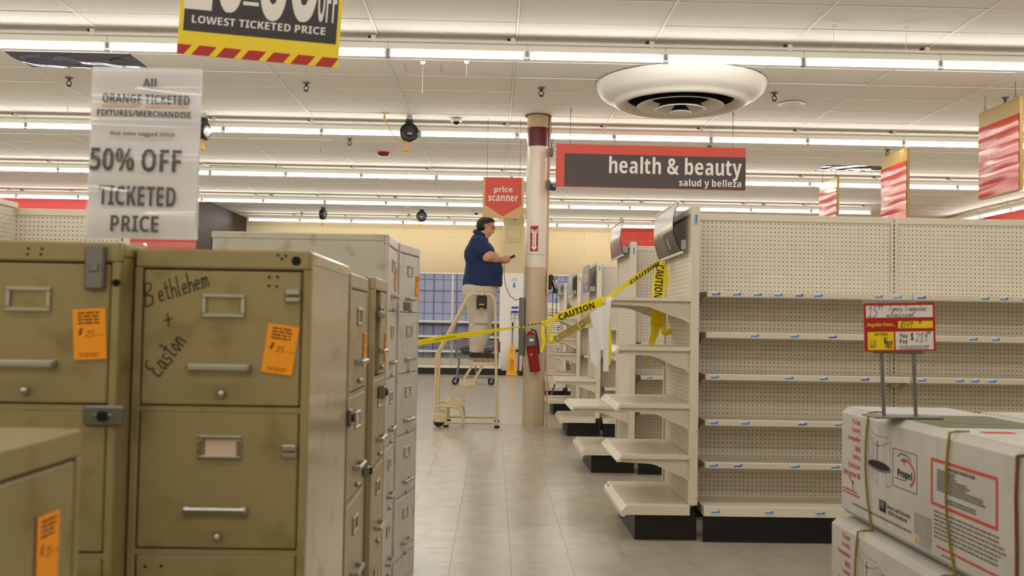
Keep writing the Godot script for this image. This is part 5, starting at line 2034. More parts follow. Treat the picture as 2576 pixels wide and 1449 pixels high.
	# telephone
	var ph := thing("wall_telephone", "black wall telephone with a hanging curly cord on the side of the column", "telephone", P(cx + r + 0.01, 1.56, cd - 0.02))
	var h0 := MB.new()
	h0.span(Vector3(-0.01, 0.0, -0.05), Vector3(0.012, 0.25, 0.05), 0.004)
	part(ph, "wall_plate", h0, M.beige_metal)
	var h1 := MB.new()
	h1.span(Vector3(0.012, 0.06, -0.04), Vector3(0.05, 0.2, 0.04), 0.01)
	part(ph, "body", h1, M.black_plastic)
	var h2 := MB.new()
	h2.xf = Transform3D(Basis(Vector3(0, 0, 1), 0.32), Vector3(0.075, 0.135, 0.0))
	h2.box(Vector3(0, 0, 0), Vector3(0.05, 0.23, 0.05), 0.018)
	h2.box(Vector3(-0.015, 0.085, 0), Vector3(0.04, 0.06, 0.055), 0.014)
	h2.box(Vector3(-0.015, -0.085, 0), Vector3(0.04, 0.06, 0.055), 0.014)
	part(ph, "handset", h2, M.black_plastic)
	var h4 := MB.new()
	h4.xf = h2.xf
	h4.box(Vector3(0.006, -0.01, 0.026), Vector3(0.018, 0.1, 0.002))
	part(ph, "handset_label", h4, M.socket)
	for k in 2:
		var cc := MB.new()
		var q := []
		for i in 90:
			var s := i / 89.0
			var an := s * TAU * 22
			q.append(Vector3(0.065 + 0.045 * k + 0.006 * cos(an), 0.04 - 0.3 * s, 0.02 + 0.006 * sin(an)))
		cc.tube(q, 0.0028, 5)
		part(ph, "curly_cord", cc, M.black_plastic)
	# grey raceway with the scanner cable
	var rc := thing("grey_raceway", "grey metal raceway box on the side of the column by the extinguisher", "raceway", P(0.335, 0.83, 11.66))
	var r1 := MB.new()
	r1.span(Vector3(-0.03, 0, -0.05), Vector3(0.035, 0.69, 0.05), 0.004)
	part(rc, "body", r1, M.grey_metal)
	var r2 := MB.new()
	r2.span(Vector3(-0.033, 0.25, -0.04), Vector3(-0.028, 0.33, 0.04))
	part(rc, "cover", r2, M.dark_steel)


# ---------------------------------------------------------------- rolling ladder, cart and cleaning things
func build_ladder() -> void:
	var t := thing("rolling_ladder", "beige rolling step ladder with curved handrails under the man", "ladder", P(0, 0, 11.68))
	for s in [1.0, -1.0]:
		var z: float = s * 0.325
		var fr := MB.new()
		fr.tube([Vector3(0.062, 0.03, z), Vector3(0.05, 0.4, z), Vector3(0.022, 1.3, z), Vector3(0.018, 1.42, z), Vector3(0.008, 1.49, z), Vector3(-0.03, 1.535, z), Vector3(-0.09, 1.548, z), Vector3(-0.25, 1.545, z), Vector3(-0.292, 1.525, z), Vector3(-0.32, 1.48, z), Vector3(-0.45, 1.23, z), Vector3(-0.635, 0.87, z), Vector3(-0.652, 0.82, z), Vector3(-0.656, 0.76, z), Vector3(-0.656, 0.12, z)], 0.0165, 10)
		part(t, "side_rail", fr, M.ladder_paint)
		var lo := MB.new()
		lo.tube([Vector3(-0.656, 0.24, z), Vector3(-0.46, 0.236, z), Vector3(-0.4, 0.225, z), Vector3(-0.355, 0.18, z), Vector3(-0.338, 0.12, z), Vector3(-0.335, 0.05, z)], 0.0155, 10)
		lo.cyl(Vector3(-0.53, 0.055, z), Vector3(0.06, 0.055, z), 0.014, 10)
		lo.cyl(Vector3(-0.53, 0.02, z), Vector3(-0.53, 0.235, z), 0.0155, 10)
		part(t, "base_frame", lo, M.ladder_paint)
		var sg := MB.new()
		sg.bar(Vector3(-0.215, 0.75, z * 0.82), Vector3(-0.5, 0.275, z * 0.82), 0.012, 0.028, Vector3(1, 1, 0))
		sg.bar(Vector3(-0.095, 0.75, z * 0.82), Vector3(-0.37, 0.265, z * 0.82), 0.012, 0.028, Vector3(1, 1, 0))
		part(t, "stringer", sg, M.ladder_paint)
		for x in [-0.53, 0.062]:
			var f := MB.new()
			f.box(Vector3(x, 0.012, z), Vector3(0.06, 0.024, 0.05), 0.004)
			part(t, "rubber_foot", f, M.rubber)
		var hs := MB.new()
		hs.box(Vector3(-0.6, 0.105, z), Vector3(0.13, 0.1, 0.045), 0.006)
		part(t, "wheel_housing", hs, M.ladder_paint)
		var wh := MB.new()
		wh.xf = Transform3D(Basis(Vector3.RIGHT, PI / 2), Vector3(-0.612, 0.064, z))
		wh.lathe([Vector2(0, -0.015), Vector2(0.055, -0.015), Vector2(0.062, -0.008), Vector2(0.062, 0.008), Vector2(0.055, 0.015), Vector2(0, 0.015)], 24)
		part(t, "wheel", wh, M.rubber)
	for k in 3:
		var y: float = [0.755, 0.52, 0.285][k]
		var x0: float = [-0.25, -0.385, -0.535][k]
		var x1: float = [0.05, -0.2, -0.335][k]
		var tr := MB.new()
		tr.span(Vector3(x0, y - 0.045, -0.29), Vector3(x1, y, -0.28))
		tr.span(Vector3(x0, y - 0.045, 0.28), Vector3(x1, y, 0.29))
		for i in 12:
			var x := lerpf(x0, x1, (i + 0.5) / 12.0)
			tr.box(Vector3(x, y - 0.008, 0), Vector3((x1 - x0) / 12.0 * 0.72, 0.016, 0.56), 0.002)
		part(t, "tread", tr, M.ladder_paint)
	for a in [[0.052, 0.35], [-0.335, 0.06], [0.04, 0.7]]:
		var cr := MB.new()
		cr.cyl(Vector3(a[0], a[1], -0.325), Vector3(a[0], a[1], 0.325), 0.013, 10)
		part(t, "cross_bar", cr, M.ladder_paint)
	# holster hung on the rail
	var h := thing("scanner_holster", "black plastic holster hung over the ladder handrail", "holster", P(-0.14, 1.39, 11.325))
	var b := MB.new()
	b.box(Vector3(0, 0.06, 0), Vector3(0.12, 0.155, 0.03), 0.013)
	part(h, "pouch", b, M.black_plastic)
	var l := MB.new()
	l.box(Vector3(0, 0.035, 0.0165), Vector3(0.06, 0.012, 0.002))
	part(h, "badge", l, M.socket)
	var c := MB.new()
	c.box(Vector3(0.0, -0.012, 0.004), Vector3(0.04, 0.018, 0.02), 0.004)
	part(h, "yellow_tip", c, M.cord_yellow)
	var k2 := MB.new()
	k2.tube([Vector3(0, 0.13, 0), Vector3(0, 0.175, -0.012), Vector3(0, 0.18, -0.03), Vector3(0, 0.165, -0.045)], 0.006, 6)
	part(h, "clip", k2, M.tag_white)


func build_cart() -> void:
	var t := thing("shopping_cart", "grey wire shopping cart with a red bumper behind the ladder", "shopping cart", P(0, 0, 19.3))
	var hw := 0.24
	var w := MB.new()
	var tl := Vector3(-0.79, 0.88, 0)
	var bl := Vector3(-0.7, 0.55, 0)
	var trp := Vector3(0.13, 0.84, 0)
	var br := Vector3(0.1, 0.6, 0)
	for s in [-1.0, 1.0]:
		for k in 25:
			var u := k / 24.0
			w.cyl(tl.lerp(trp, u) + Vector3(0, 0, s * lerpf(hw, hw * 0.75, u)), bl.lerp(br, u) + Vector3(0, 0, s * lerpf(hw * 0.85, hw * 0.65, u)), 0.0045, 5)
		for k in 4:
			var v := k / 3.0
			w.cyl(tl.lerp(bl, v) + Vector3(0, 0, s * lerpf(hw, hw * 0.85, v)), trp.lerp(br, v) + Vector3(0, 0, s * lerpf(hw * 0.75, hw * 0.65, v)), 0.005, 5)
	for k in 17:
		var u := k / 16.0
		w.cyl(bl.lerp(br, u) + Vector3(0, 0, -hw * 0.8), bl.lerp(br, u) + Vector3(0, 0, hw * 0.8), 0.003, 5)
	for k in 9:
		var z := lerpf(-hw, hw, k / 8.0)
		w.cyl(trp + Vector3(0, 0, z * 0.75), br + Vector3(0, 0, z * 0.65), 0.0035, 5)
		w.cyl(tl + Vector3(0, 0, z), bl + Vector3(0, 0, z * 0.85), 0.0035, 5)
	part(t, "wire_basket", w, M.cart_metal)
	for s in [-1.0, 1.0]:
		var f := MB.new()
		f.tube([Vector3(-0.79, 0.9, s * hw), Vector3(-0.68, 0.5, s * hw), Vector3(-0.66, 0.42, s * hw), Vector3(-0.7, 0.2, s * hw), Vector3(-0.69, 0.15, s * hw), Vector3(-0.6, 0.14, s * hw), Vector3(-0.02, 0.14, s * hw * 0.7), Vector3(0.08, 0.12, s * hw * 0.6)], 0.014, 8)
		f.tube([Vector3(-0.67, 0.52, s * hw * 0.9), Vector3(-0.4, 0.55, s * hw * 0.8), Vector3(0.1, 0.59, s * hw * 0.7)], 0.012, 8)
		f.tube([Vector3(-0.3, 0.56, s * hw * 0.8), Vector3(-0.34, 0.3, s * hw * 0.8), Vector3(-0.3, 0.15, s * hw * 0.8)], 0.012, 8)
		part(t, "chassis", f, M.cart_metal)
		for x in [-0.725, -0.025]:
			var wz: float = s * hw * (1.0 if x < -0.5 else 0.7)
			var wh := MB.new()
			wh.xf = Transform3D(Basis(Vector3.RIGHT, PI / 2), Vector3(x, 0.066, wz))
			wh.lathe([Vector2(0.03, -0.014), Vector2(0.06, -0.014), Vector2(0.065, -0.008), Vector2(0.065, 0.008), Vector2(0.06, 0.014), Vector2(0.03, 0.014)], 20)
			part(t, "wheel", wh, M.rubber)
			var hb := MB.new()
			hb.xf = wh.xf
			hb.lathe([Vector2(0, -0.016), Vector2(0.032, -0.014), Vector2(0.032, 0.014), Vector2(0, 0.016)], 16)
			hb.xf = Transform3D.IDENTITY
			hb.bar(Vector3(x, 0.066, wz + 0.02), Vector3(x + 0.03, 0.15, wz + 0.02), 0.03, 0.004, Vector3(0, 0, 1))
			part(t, "caster", hb, M.cart_metal)
	var hd := MB.new()
	hd.tube([Vector3(-0.8, 0.88, -hw), Vector3(-0.98, 1.005, -hw), Vector3(-1.0, 1.01, -hw + 0.03), Vector3(-1.0, 1.01, hw - 0.03), Vector3(-0.98, 1.005, hw), Vector3(-0.8, 0.88, hw)], 0.012, 8)
	hd.bar(Vector3(-1.0, 1.01, hw), Vector3(-0.45, 1.005, hw * 0.9), 0.03, 0.014)
	part(t, "handle", hd, M.grey_metal)
	var rd := MB.new()
	rd.box(Vector3(0.125, 0.745, 0), Vector3(0.03, 0.22, hw * 1.6), 0.006)
	part(t, "red_bumper", rd, M.extinguisher_red)
	for k in 2:
		var bg := MB.new()
		bg.ball([Vector3(-0.5, 0.67, 0.0), Vector3(-0.13, 0.67, 0.02)][k], [Vector3(0.15, 0.1, 0.14), Vector3(0.16, 0.07, 0.13)][k], 12)
		single("black_bag", bg, M.black_plastic, ["larger black bag in the shopping cart by its handle", "smaller black bag in the shopping cart by its red bumper"][k], "bag", P(0, 0, 19.3))
	# wet floor sign
	var c := thing("wet_floor_sign", "yellow folding wet floor sign standing by the white pilaster", "sign", P(0.44, 0, 22.62))
	for s in [-1.0, 1.0]:
		var p := MB.new()
		p.xf = Transform3D(Basis(Vector3.RIGHT, -s * 0.16), Vector3(0, 0.0, s * 0.11))
		p.prism(PackedVector2Array([Vector2(-0.14, 0.012), Vector2(0.14, 0.012), Vector2(0.125, 0.06), Vector2(0.06, 0.69), Vector2(0.045, 0.7), Vector2(-0.045, 0.7), Vector2(-0.06, 0.69), Vector2(-0.125, 0.06)]), 0.014)
		part(c, "board", p, M.safety_yellow)
	var g := MB.new()
	g.xf = Transform3D(Basis(Vector3.RIGHT, -0.16), Vector3(0, 0, 0.118))
	strokes(g, [[[-0.02, 0.4], [0.01, 0.36], [0.04, 0.33], [0.02, 0.28]], [[0.0, 0.37], [-0.04, 0.32]], [[0.01, 0.33], [-0.03, 0.28]], [[0.0, 0.62], [0.0, 0.55]]], Vector2.ZERO, 1.0, 1.0, 0.016)
	part(c, "falling_figure", g, M.sign_ink_red)
	for k in 3:
		lettering(c, ["CAUTION", "WET", "FLOOR"][k], 0.1, 0.03, M.sign_ink_red, Vector3(0.0, 0.23 - k * 0.045, 0.083 + 0.007 * k), Vector3(-0.16, 0, 0))
	# mop and pole by the pilaster
	var mp := thing("mop", "mop with a dark grip standing behind the wet floor sign", "mop", P(0.45, 0, 22.8))
	var m1 := MB.new()
	m1.cyl(Vector3(-0.01, 0.02, 0), Vector3(0.0, 1.2, 0), 0.012, 8)
	part(mp, "handle", m1, M.steel)
	var m2 := MB.new()
	m2.cyl(Vector3(-0.001, 1.05, 0), Vector3(0.0, 1.24, 0), 0.017, 8)
	part(mp, "grip", m2, M.black_plastic)
	var m3 := MB.new()
	m3.box(Vector3(0.12, 0.58, -0.0), Vector3(0.09, 0.06, 0.05), 0.015)
	part(mp, "clamp", m3, M.black_plastic)
	var po := thing("steel_pole", "thin grey steel pole leaning at the pilaster corner", "pole", P(0.6, 0, 22.75))
	var p1 := MB.new()
	p1.cyl(Vector3(0.0, 0.0, 0), Vector3(0.01, 1.1, 0), 0.017, 10)
	part(po, "shaft", p1, M.steel)
	# paper with the arrow, louvred box and leaflet rack on the pilaster
	var ar := thing("arrow_notice", "white paper notice with a blue arrow pointing down on the pilaster", "notice", P(0.47, 2.15, 22.843))
	var a1 := MB.new()
	a1.box(Vector3.ZERO, Vector3(0.2, 0.28, 0.003))
	part(ar, "sheet", a1, M.paper)
	var a2 := MB.new()
	a2.prism(PackedVector2Array([Vector2(-0.025, 0.01), Vector2(0.025, 0.01), Vector2(0.025, -0.06), Vector2(0.05, -0.06), Vector2(0, -0.12), Vector2(-0.05, -0.06), Vector2(-0.025, -0.06)]), 0.002, 0.0025)
	part(ar, "blue_arrow", a2, M.arrow_blue)
	var a3 := MB.new()
	strokes(a3, [[[-0.06, 0.06], [-0.03, 0.11], [0.03, 0.12], [0.06, 0.08], [0.03, 0.04], [-0.03, 0.04], [-0.06, 0.06]], [[-0.03, 0.08], [0.03, 0.08]]], Vector2(0, 0.005), 1.0, 1.0, 0.008)
	part(ar, "line_drawing", a3, M.grey_ink, Vector3(0, 0, 0.003))
	var vb := thing("louvred_box", "cream louvred wall box high on the pilaster", "wall box", P(0.45, 3.3, 22.87))
	var v1 := MB.new()
	v1.box(Vector3.ZERO, Vector3(0.27, 0.36, 0.06), 0.008)
	part(vb, "case", v1, M.block_cream1)
	for x in [-0.062, 0.062]:
		for y in [0.11, -0.11]:
			for k in 4:
				var s := MB.new()
				s.box(Vector3(x, y + (k - 1.5) * 0.015, 0.031), Vector3(0.085, 0.006, 0.003))
				part(vb, "louvre", s, M.sign_gold)
	var lr := thing("leaflet_rack", "wire rack with blue and white leaflets on the pilaster", "rack", P(0.5, 1.38, 22.82))
	var l1 := MB.new()
	l1.box(Vector3(0, 0.16, 0), Vector3(0.17, 0.2, 0.015))
	part(lr, "leaflets", l1, M.tag_white)
	for k in 2:
		var l2 := MB.new()
		l2.box(Vector3(0, 0.2 - k * 0.1, 0.009), Vector3(0.16, 0.055, 0.003))
		part(lr, "blue_print", l2, M.blue_print)
	var l3 := MB.new()
	for x in [-0.09, 0.0, 0.09]:
		l3.cyl(Vector3(x, -0.2 + absf(x), 0.02), Vector3(x, 0.14, 0.02), 0.004, 5)
	for y in [-0.05, 0.02, 0.09]:
		l3.cyl(Vector3(-0.1, y, 0.02), Vector3(0.1, y, 0.02), 0.004, 5)
	l3.box(Vector3(0, 0.1, -0.008), Vector3(0.18, 0.02, 0.03))
	part(lr, "wire_frame", l3, M.wire)


# ---------------------------------------------------------------- caution tape and papers
func ribbon(pts: Array, wid: Array, up: Vector3, m: Material, t: Node3D, nm: String, thick := 0.0) -> void:
	var rows := []
	var hi := []
	var mid := []
	var lo := []
	for i in pts.size():
		var a: Vector3 = pts[maxi(i - 1, 0)]
		var b: Vector3 = pts[mini(i + 1, pts.size() - 1)]
		var tg := (b - a).normalized()
		var u := (up - tg * up.dot(tg)).normalized()
		var side := tg.cross(u)
		hi.append(pts[i] + u * wid[i] * 0.5)
		mid.append(pts[i] + side * wid[i] * 0.12)
		lo.append(pts[i] - u * wid[i] * 0.5)
	rows = [hi, mid, lo]
	var s := MB.new()
	s.sheet(rows)
	part(t, nm, s, m)


func spline(pts: Array, n: int) -> Array:
	var c := Curve3D.new()
	for i in pts.size():
		var a: Vector3 = pts[maxi(i - 1, 0)]
		var b: Vector3 = pts[mini(i + 1, pts.size() - 1)]
		var tg := (b - a) / 6.0
		c.add_point(pts[i], -tg, tg)
	var out := []
	for k in n + 1:
		out.append(c.sample_baked(c.get_baked_length() * k / n))
	return out


func text_along(t: Node3D, s: String, a: Vector3, b: Vector3, h: float, up: Vector3, m: Material, lift := 0.004) -> void:
	var o := lettering(t, s, a.distance_to(b), h, m, Vector3.ZERO)
	var x := (b - a).normalized()
	var y := (up - x * up.dot(x)).normalized()
	var z := x.cross(y)
	o.transform = Transform3D(Basis(x, y, z), (a + b) * 0.5 + z * lift) * o.transform


func build_tape() -> void:
	var A := P(-0.43, 1.095, 5.02)
	var K := P(0.276, 1.217, 5.4)
	var C := P(0.625, 1.349, 5.545)
	var D := P(1.075, 1.628, 6.3)
	var t := thing("caution_tape", "yellow caution tape strung from the grey cabinets past the ladder to the near endcap", "tape")
	ribbon(spline([A, A.lerp(K, 0.3) + Vector3(0, 0.002, 0), A.lerp(K, 0.65), K], 24), range(25).map(func(i): return 0.021 + 0.012 * sin(i * 0.21 + 0.3)), Vector3(0.0, 1, 0.25), M.tape, t, "tape_strand")
	ribbon(spline([K, K.lerp(C, 0.25), K.lerp(C, 0.6), C], 20), range(21).map(func(i): return 0.014 + 0.036 * minf(1.0, i / 8.0)), Vector3(0, 1, 0.1), M.tape, t, "tape_strand")
	ribbon(spline([C, C.lerp(D, 0.35) + Vector3(0, 0.004, 0), C.lerp(D, 0.7), D], 20), range(21).map(func(i): return 0.036 - 0.008 * sin(i * 0.4)), Vector3(0, 1, 0.1), M.tape, t, "tape_strand")
	var k1 := K.lerp(C, 0.24)
	var k2 := K.lerp(C, 0.83)
	text_along(t, "CAUTION", k1 + Vector3(0, -0.003, 0), k2 + Vector3(0, -0.003, 0), 0.034, Vector3.UP, M.tape_ink, 0.007)
	text_along(t, "CAUTION", C.lerp(D, 0.42), C.lerp(D, 0.95), 0.024, Vector3.UP, M.tape_ink, 0.006)
	for i in 7:
		var p := A.lerp(K, 0.18 + i * 0.022)
		var q := MB.new()
		q.bar(p + Vector3(0, 0.003, 0.006), p + Vector3(0.008, 0.003, 0.006), 0.001, 0.005)
		part(t, "tape_print", q, M.tape_ink)
	for i in 6:
		var p := A.lerp(K, 0.82 + i * 0.028)
		var q := MB.new()
		q.bar(p + Vector3(0, 0.0, 0.006), p + Vector3(0.01, 0.003, 0.006), 0.001, 0.008)
		part(t, "tape_print", q, M.tape_ink)
	# tails at the knot
	ribbon(spline([K, K + Vector3(-0.004, -0.05, 0.01), K + Vector3(0.004, -0.11, 0.012), K + Vector3(-0.012, -0.165, 0.01)], 12), range(13).map(func(i): return 0.012 + 0.008 * sin(i * 0.25)), Vector3(1, 0, 0.2), M.tape, t, "tape_tail")
	ribbon(spline([K, K + Vector3(0.03, -0.02, 0.01), K + Vector3(0.045, -0.06, 0.005), K + Vector3(0.042, -0.1, 0.01)], 12), range(13).map(func(i): return 0.01 + 0.012 * i / 12.0), Vector3(1, 0.2, 0.2), M.tape, t, "tape_tail")
	var kb := MB.new()
	kb.ball(K, Vector3(0.012, 0.009, 0.012), 8)
	part(t, "knot", kb, M.tape)
	# the hanging length below the poster
	var h := thing("hanging_tape", "length of caution tape hanging down the near endcap from its poster", "tape")
	ribbon(spline([D + Vector3(0.0, 0.0, 0.02), P(1.06, 1.52, 6.24), P(1.048, 1.4, 6.22), P(1.05, 1.3, 6.22), P(1.035, 1.21, 6.2)], 24), range(25).map(func(i): return 0.03 + 0.045 * minf(1.0, i / 5.0)), Vector3(1, 0, 0.15), M.tape, h, "tape_strand")
	text_along(h, "CAUTION", P(1.062, 1.6, 6.245) + Vector3(0, 0, 0.01), P(1.046, 1.39, 6.225) + Vector3(0, 0, 0.01), 0.05, Vector3(1, 0, 0.1), M.tape_ink, 0.004)
	ribbon(spline([P(1.035, 1.22, 6.2), P(1.02, 1.15, 6.18), P(1.0, 1.1, 6.17), P(0.985, 1.04, 6.16), P(0.98, 0.985, 6.16)], 16), range(17).map(func(i): return 0.055 * (1.0 - i / 17.0) + 0.006), Vector3(1, 0, 0.1), M.tape, h, "tape_tail")
	ribbon(spline([P(1.07, 1.3, 6.21), P(1.075, 1.2, 6.19), P(1.085, 1.16, 6.18), P(1.12, 1.165, 6.18), P(1.118, 1.195, 6.18)], 14), range(15).map(func(_i): return 0.036), Vector3(0.6, 0.5, 0.4), M.tape, h, "tape_tail")
	ribbon(spline([D, P(1.11, 1.56, 6.27), P(1.12, 1.47, 6.27)], 8), range(9).map(func(i): return 0.03 * (1.0 - i / 10.0) + 0.006), Vector3(1, 0, 0.1), M.tape, h, "tape_tail")
	# a second strand, gone pale, drooping from the shelf
	var s := thing("drooping_tape", "pale translucent length of caution tape drooping from the near endcap shelf", "tape")
	var q1 := spline([P(0.575, 1.268, 5.66), P(0.52, 1.215, 5.64), P(0.43, 1.163, 5.62), P(0.35, 1.118, 5.6), P(0.3, 1.13, 5.58)], 20)
	ribbon(q1, range(21).map(func(i): return 0.062 - 0.001 * i), Vector3(0.1, 1, 0.3), M.tape_thin, s, "tape_strand")
	text_along(s, "CAUTION CAU", P(0.355, 1.122, 5.6), P(0.55, 1.24, 5.64), 0.036, Vector3.UP, M.strap, 0.01)
	var hk := MB.new()
	hk.tube([P(0.575, 1.268, 5.66), P(0.6, 1.3, 5.65), P(0.63, 1.345, 5.64)], 0.003, 5)
	part(s, "knot", hk, M.tape)
	# papers hooked over the shelf lip
	var p := thing("hanging_paper", "curled white paper hanging from the lip of the top endcap shelf", "paper")
	var rows := []
	for j in 13:
		var v := j / 12.0
		var row := []
		for i in 5:
			var u := i / 4.0
			var lft := P(0.545, 1.275, 5.53).lerp(P(0.592, 1.08, 5.5), v)
			var rgt := P(0.64, 1.335, 5.53).lerp(P(0.64, 1.078, 5.5), v)
			row.append(lft.lerp(rgt, u) + Vector3(0, 0, 0.012 * sin(u * PI)))
		rows.append(row)
	var b := MB.new()
	b.sheet(rows)
	part(p, "sheet", b, M.paper)
	var b2 := MB.new()
	var r2 := []
	for j in 9:
		var v := j / 8.0
		r2.append([P(0.538, 1.19, 5.52).lerp(P(0.553, 1.005, 5.5), v), P(0.585, 1.185, 5.52).lerp(P(0.592, 0.965, 5.5), v)])
	b2.sheet(r2)
	part(p, "torn_sheet", b2, M.paper)
	var w := thing("paper_strap", "long white paper strip draped over the top endcap shelf", "paper")
	ribbon(spline([P(0.665, 1.365, 5.52), P(0.65, 1.352, 5.51), P(0.64, 1.25, 5.5), P(0.635, 1.1, 5.5), P(0.638, 0.95, 5.5)], 20), range(21).map(func(_i): return 0.03), Vector3(1, 0, 0.1), M.paper, w, "strip")
	var y := thing("twisted_tape_end", "narrow twisted caution tape end hanging behind the paper strip", "tape")
	ribbon(spline([P(0.66, 1.345, 5.6), P(0.665, 1.2, 5.6), P(0.665, 1.07, 5.6), P(0.655, 0.985, 5.6)], 14), range(15).map(func(i): return 0.01 + 0.03 * i / 14.0), Vector3(1, 0, 0.1), M.tape, y, "strip")


# ---------------------------------------------------------------- the man
func seg_dist(p: Vector3, b: Array) -> float:
	var a: Vector3 = b[0]
	var ab: Vector3 = b[1] - a
	var l := ab.length_squared()
	var h := 0.0 if l < 1e-9 else clampf((p - a).dot(ab) / l, 0.0, 1.0)
	return (p - a - ab * h).length() - lerpf(b[2], b[3], h)


func field(p: Vector3, bones: Array, k: float) -> float:
	var d := 9.0
	for b in bones:
		var e := seg_dist(p, b)
		var h := maxf(k - absf(d - e), 0.0) / k
		d = minf(d, e) - h * h * k * 0.25
	return d


func skin(mb: MB, bones: Array, k: float, cell: float, clips := []) -> void:
	var lo := Vector3(9, 9, 9)
	var hi := -lo
	for b in bones:
		for e in 2:
			var r: Vector3 = Vector3.ONE * (b[2 + e] + k + cell * 2)
			lo = lo.min(b[e] - r)
			hi = hi.max(b[e] + r)
	var n := Vector3i(((hi - lo) / cell).ceil()) + Vector3i.ONE * 2
	var vals := PackedFloat32Array()
	vals.resize(n.x * n.y * n.z)
	vals.fill(9.0)
	var B := 6
	var rad := cell * B * 0.9
	var live := []
	for bz in range(0, n.z - 1, B):
		for by in range(0, n.y - 1, B):
			for bx in range(0, n.x - 1, B):
				var c := lo + Vector3(bx + B * 0.5, by + B * 0.5, bz + B * 0.5) * cell
				var ds := []
				var dm := 9.0
				for b in bones:
					var e := seg_dist(c, b)
					ds.append(e)
					dm = minf(dm, e)
				if dm > rad + k:
					continue
				var near := []
				for i in bones.size():
					if ds[i] < dm + 2.0 * rad + k:
						near.append(bones[i])
				live.append(Vector3i(bx, by, bz))
				for z in range(bz, mini(bz + B + 1, n.z)):
					for y in range(by, mini(by + B + 1, n.y)):
						for x in range(bx, mini(bx + B + 1, n.x)):
							var q := lo + Vector3(x, y, z) * cell
							var v := field(q, near, k)
							for cl in clips:
								v = maxf(v, q.dot(cl[0]) - cl[1])
							vals[(z * n.y + y) * n.x + x] = v
	var vid := PackedInt32Array()
	vid.resize(n.x * n.y * n.z)
	vid.fill(-1)
	var sy := n.x
	var sz := n.x * n.y
	for o in live:
		for z in range(o.z, mini(o.z + B, n.z - 1)):
			for y in range(o.y, mini(o.y + B, n.y - 1)):
				for x in range(o.x, mini(o.x + B, n.x - 1)):
					var i0: int = z * sz + y * sy + x
					var acc := Vector3.ZERO
					var cnt := 0
					var g := Vector3.ZERO
					var f := [vals[i0], vals[i0 + 1], vals[i0 + sy], vals[i0 + sy + 1], vals[i0 + sz], vals[i0 + sz + 1], vals[i0 + sz + sy], vals[i0 + sz + sy + 1]]
					for ed in [[0, 1], [2, 3], [4, 5], [6, 7], [0, 2], [1, 3], [4, 6], [5, 7], [0, 4], [1, 5], [2, 6], [3, 7]]:
						var a: float = f[ed[0]]
						var b: float = f[ed[1]]
						if (a < 0.0) != (b < 0.0):
							var s := a / (a - b)
							var pa := Vector3(ed[0] & 1, (ed[0] >> 1) & 1, ed[0] >> 2)
							var pb := Vector3(ed[1] & 1, (ed[1] >> 1) & 1, ed[1] >> 2)
							acc += pa.lerp(pb, s)
							cnt += 1
					if cnt == 0:
						continue
					g = Vector3(f[1] + f[3] + f[5] + f[7] - f[0] - f[2] - f[4] - f[6], f[2] + f[3] + f[6] + f[7] - f[0] - f[1] - f[4] - f[5], f[4] + f[5] + f[6] + f[7] - f[0] - f[1] - f[2] - f[3])
					vid[i0] = mb.vert(lo + (Vector3(x, y, z) + acc / cnt) * cell, g.normalized())
	for o in live:
		for z in range(maxi(o.z, 1), mini(o.z + B, n.z - 1)):
			for y in range(maxi(o.y, 1), mini(o.y + B, n.y - 1)):
				for x in range(maxi(o.x, 1), mini(o.x + B, n.x - 1)):
					var i0: int = z * sz + y * sy + x
					var a := vals[i0]
					for ax in 3:
						var st: int = [1, sy, sz][ax]
						var b := vals[i0 + st]
						if (a < 0.0) == (b < 0.0):
							continue
						var u: int = [sy, sz, 1][ax]
						var w: int = [sz, 1, sy][ax]
						var q := [vid[i0], vid[i0 - u], vid[i0 - u - w], vid[i0 - w]]
						if q.min() < 0:
							continue
						if a < 0.0:
							mb.ix.append_array([q[0], q[2], q[1], q[0], q[3], q[2]])
						else:
							mb.ix.append_array([q[0], q[1], q[2], q[0], q[2], q[3]])


func bone(ax: float, ay: float, az: float, bx: float, by: float, bz: float, r0: float, r1: float) -> Array:
	return [Vector3(ax, ay, az), Vector3(bx, by, bz), r0, r1]


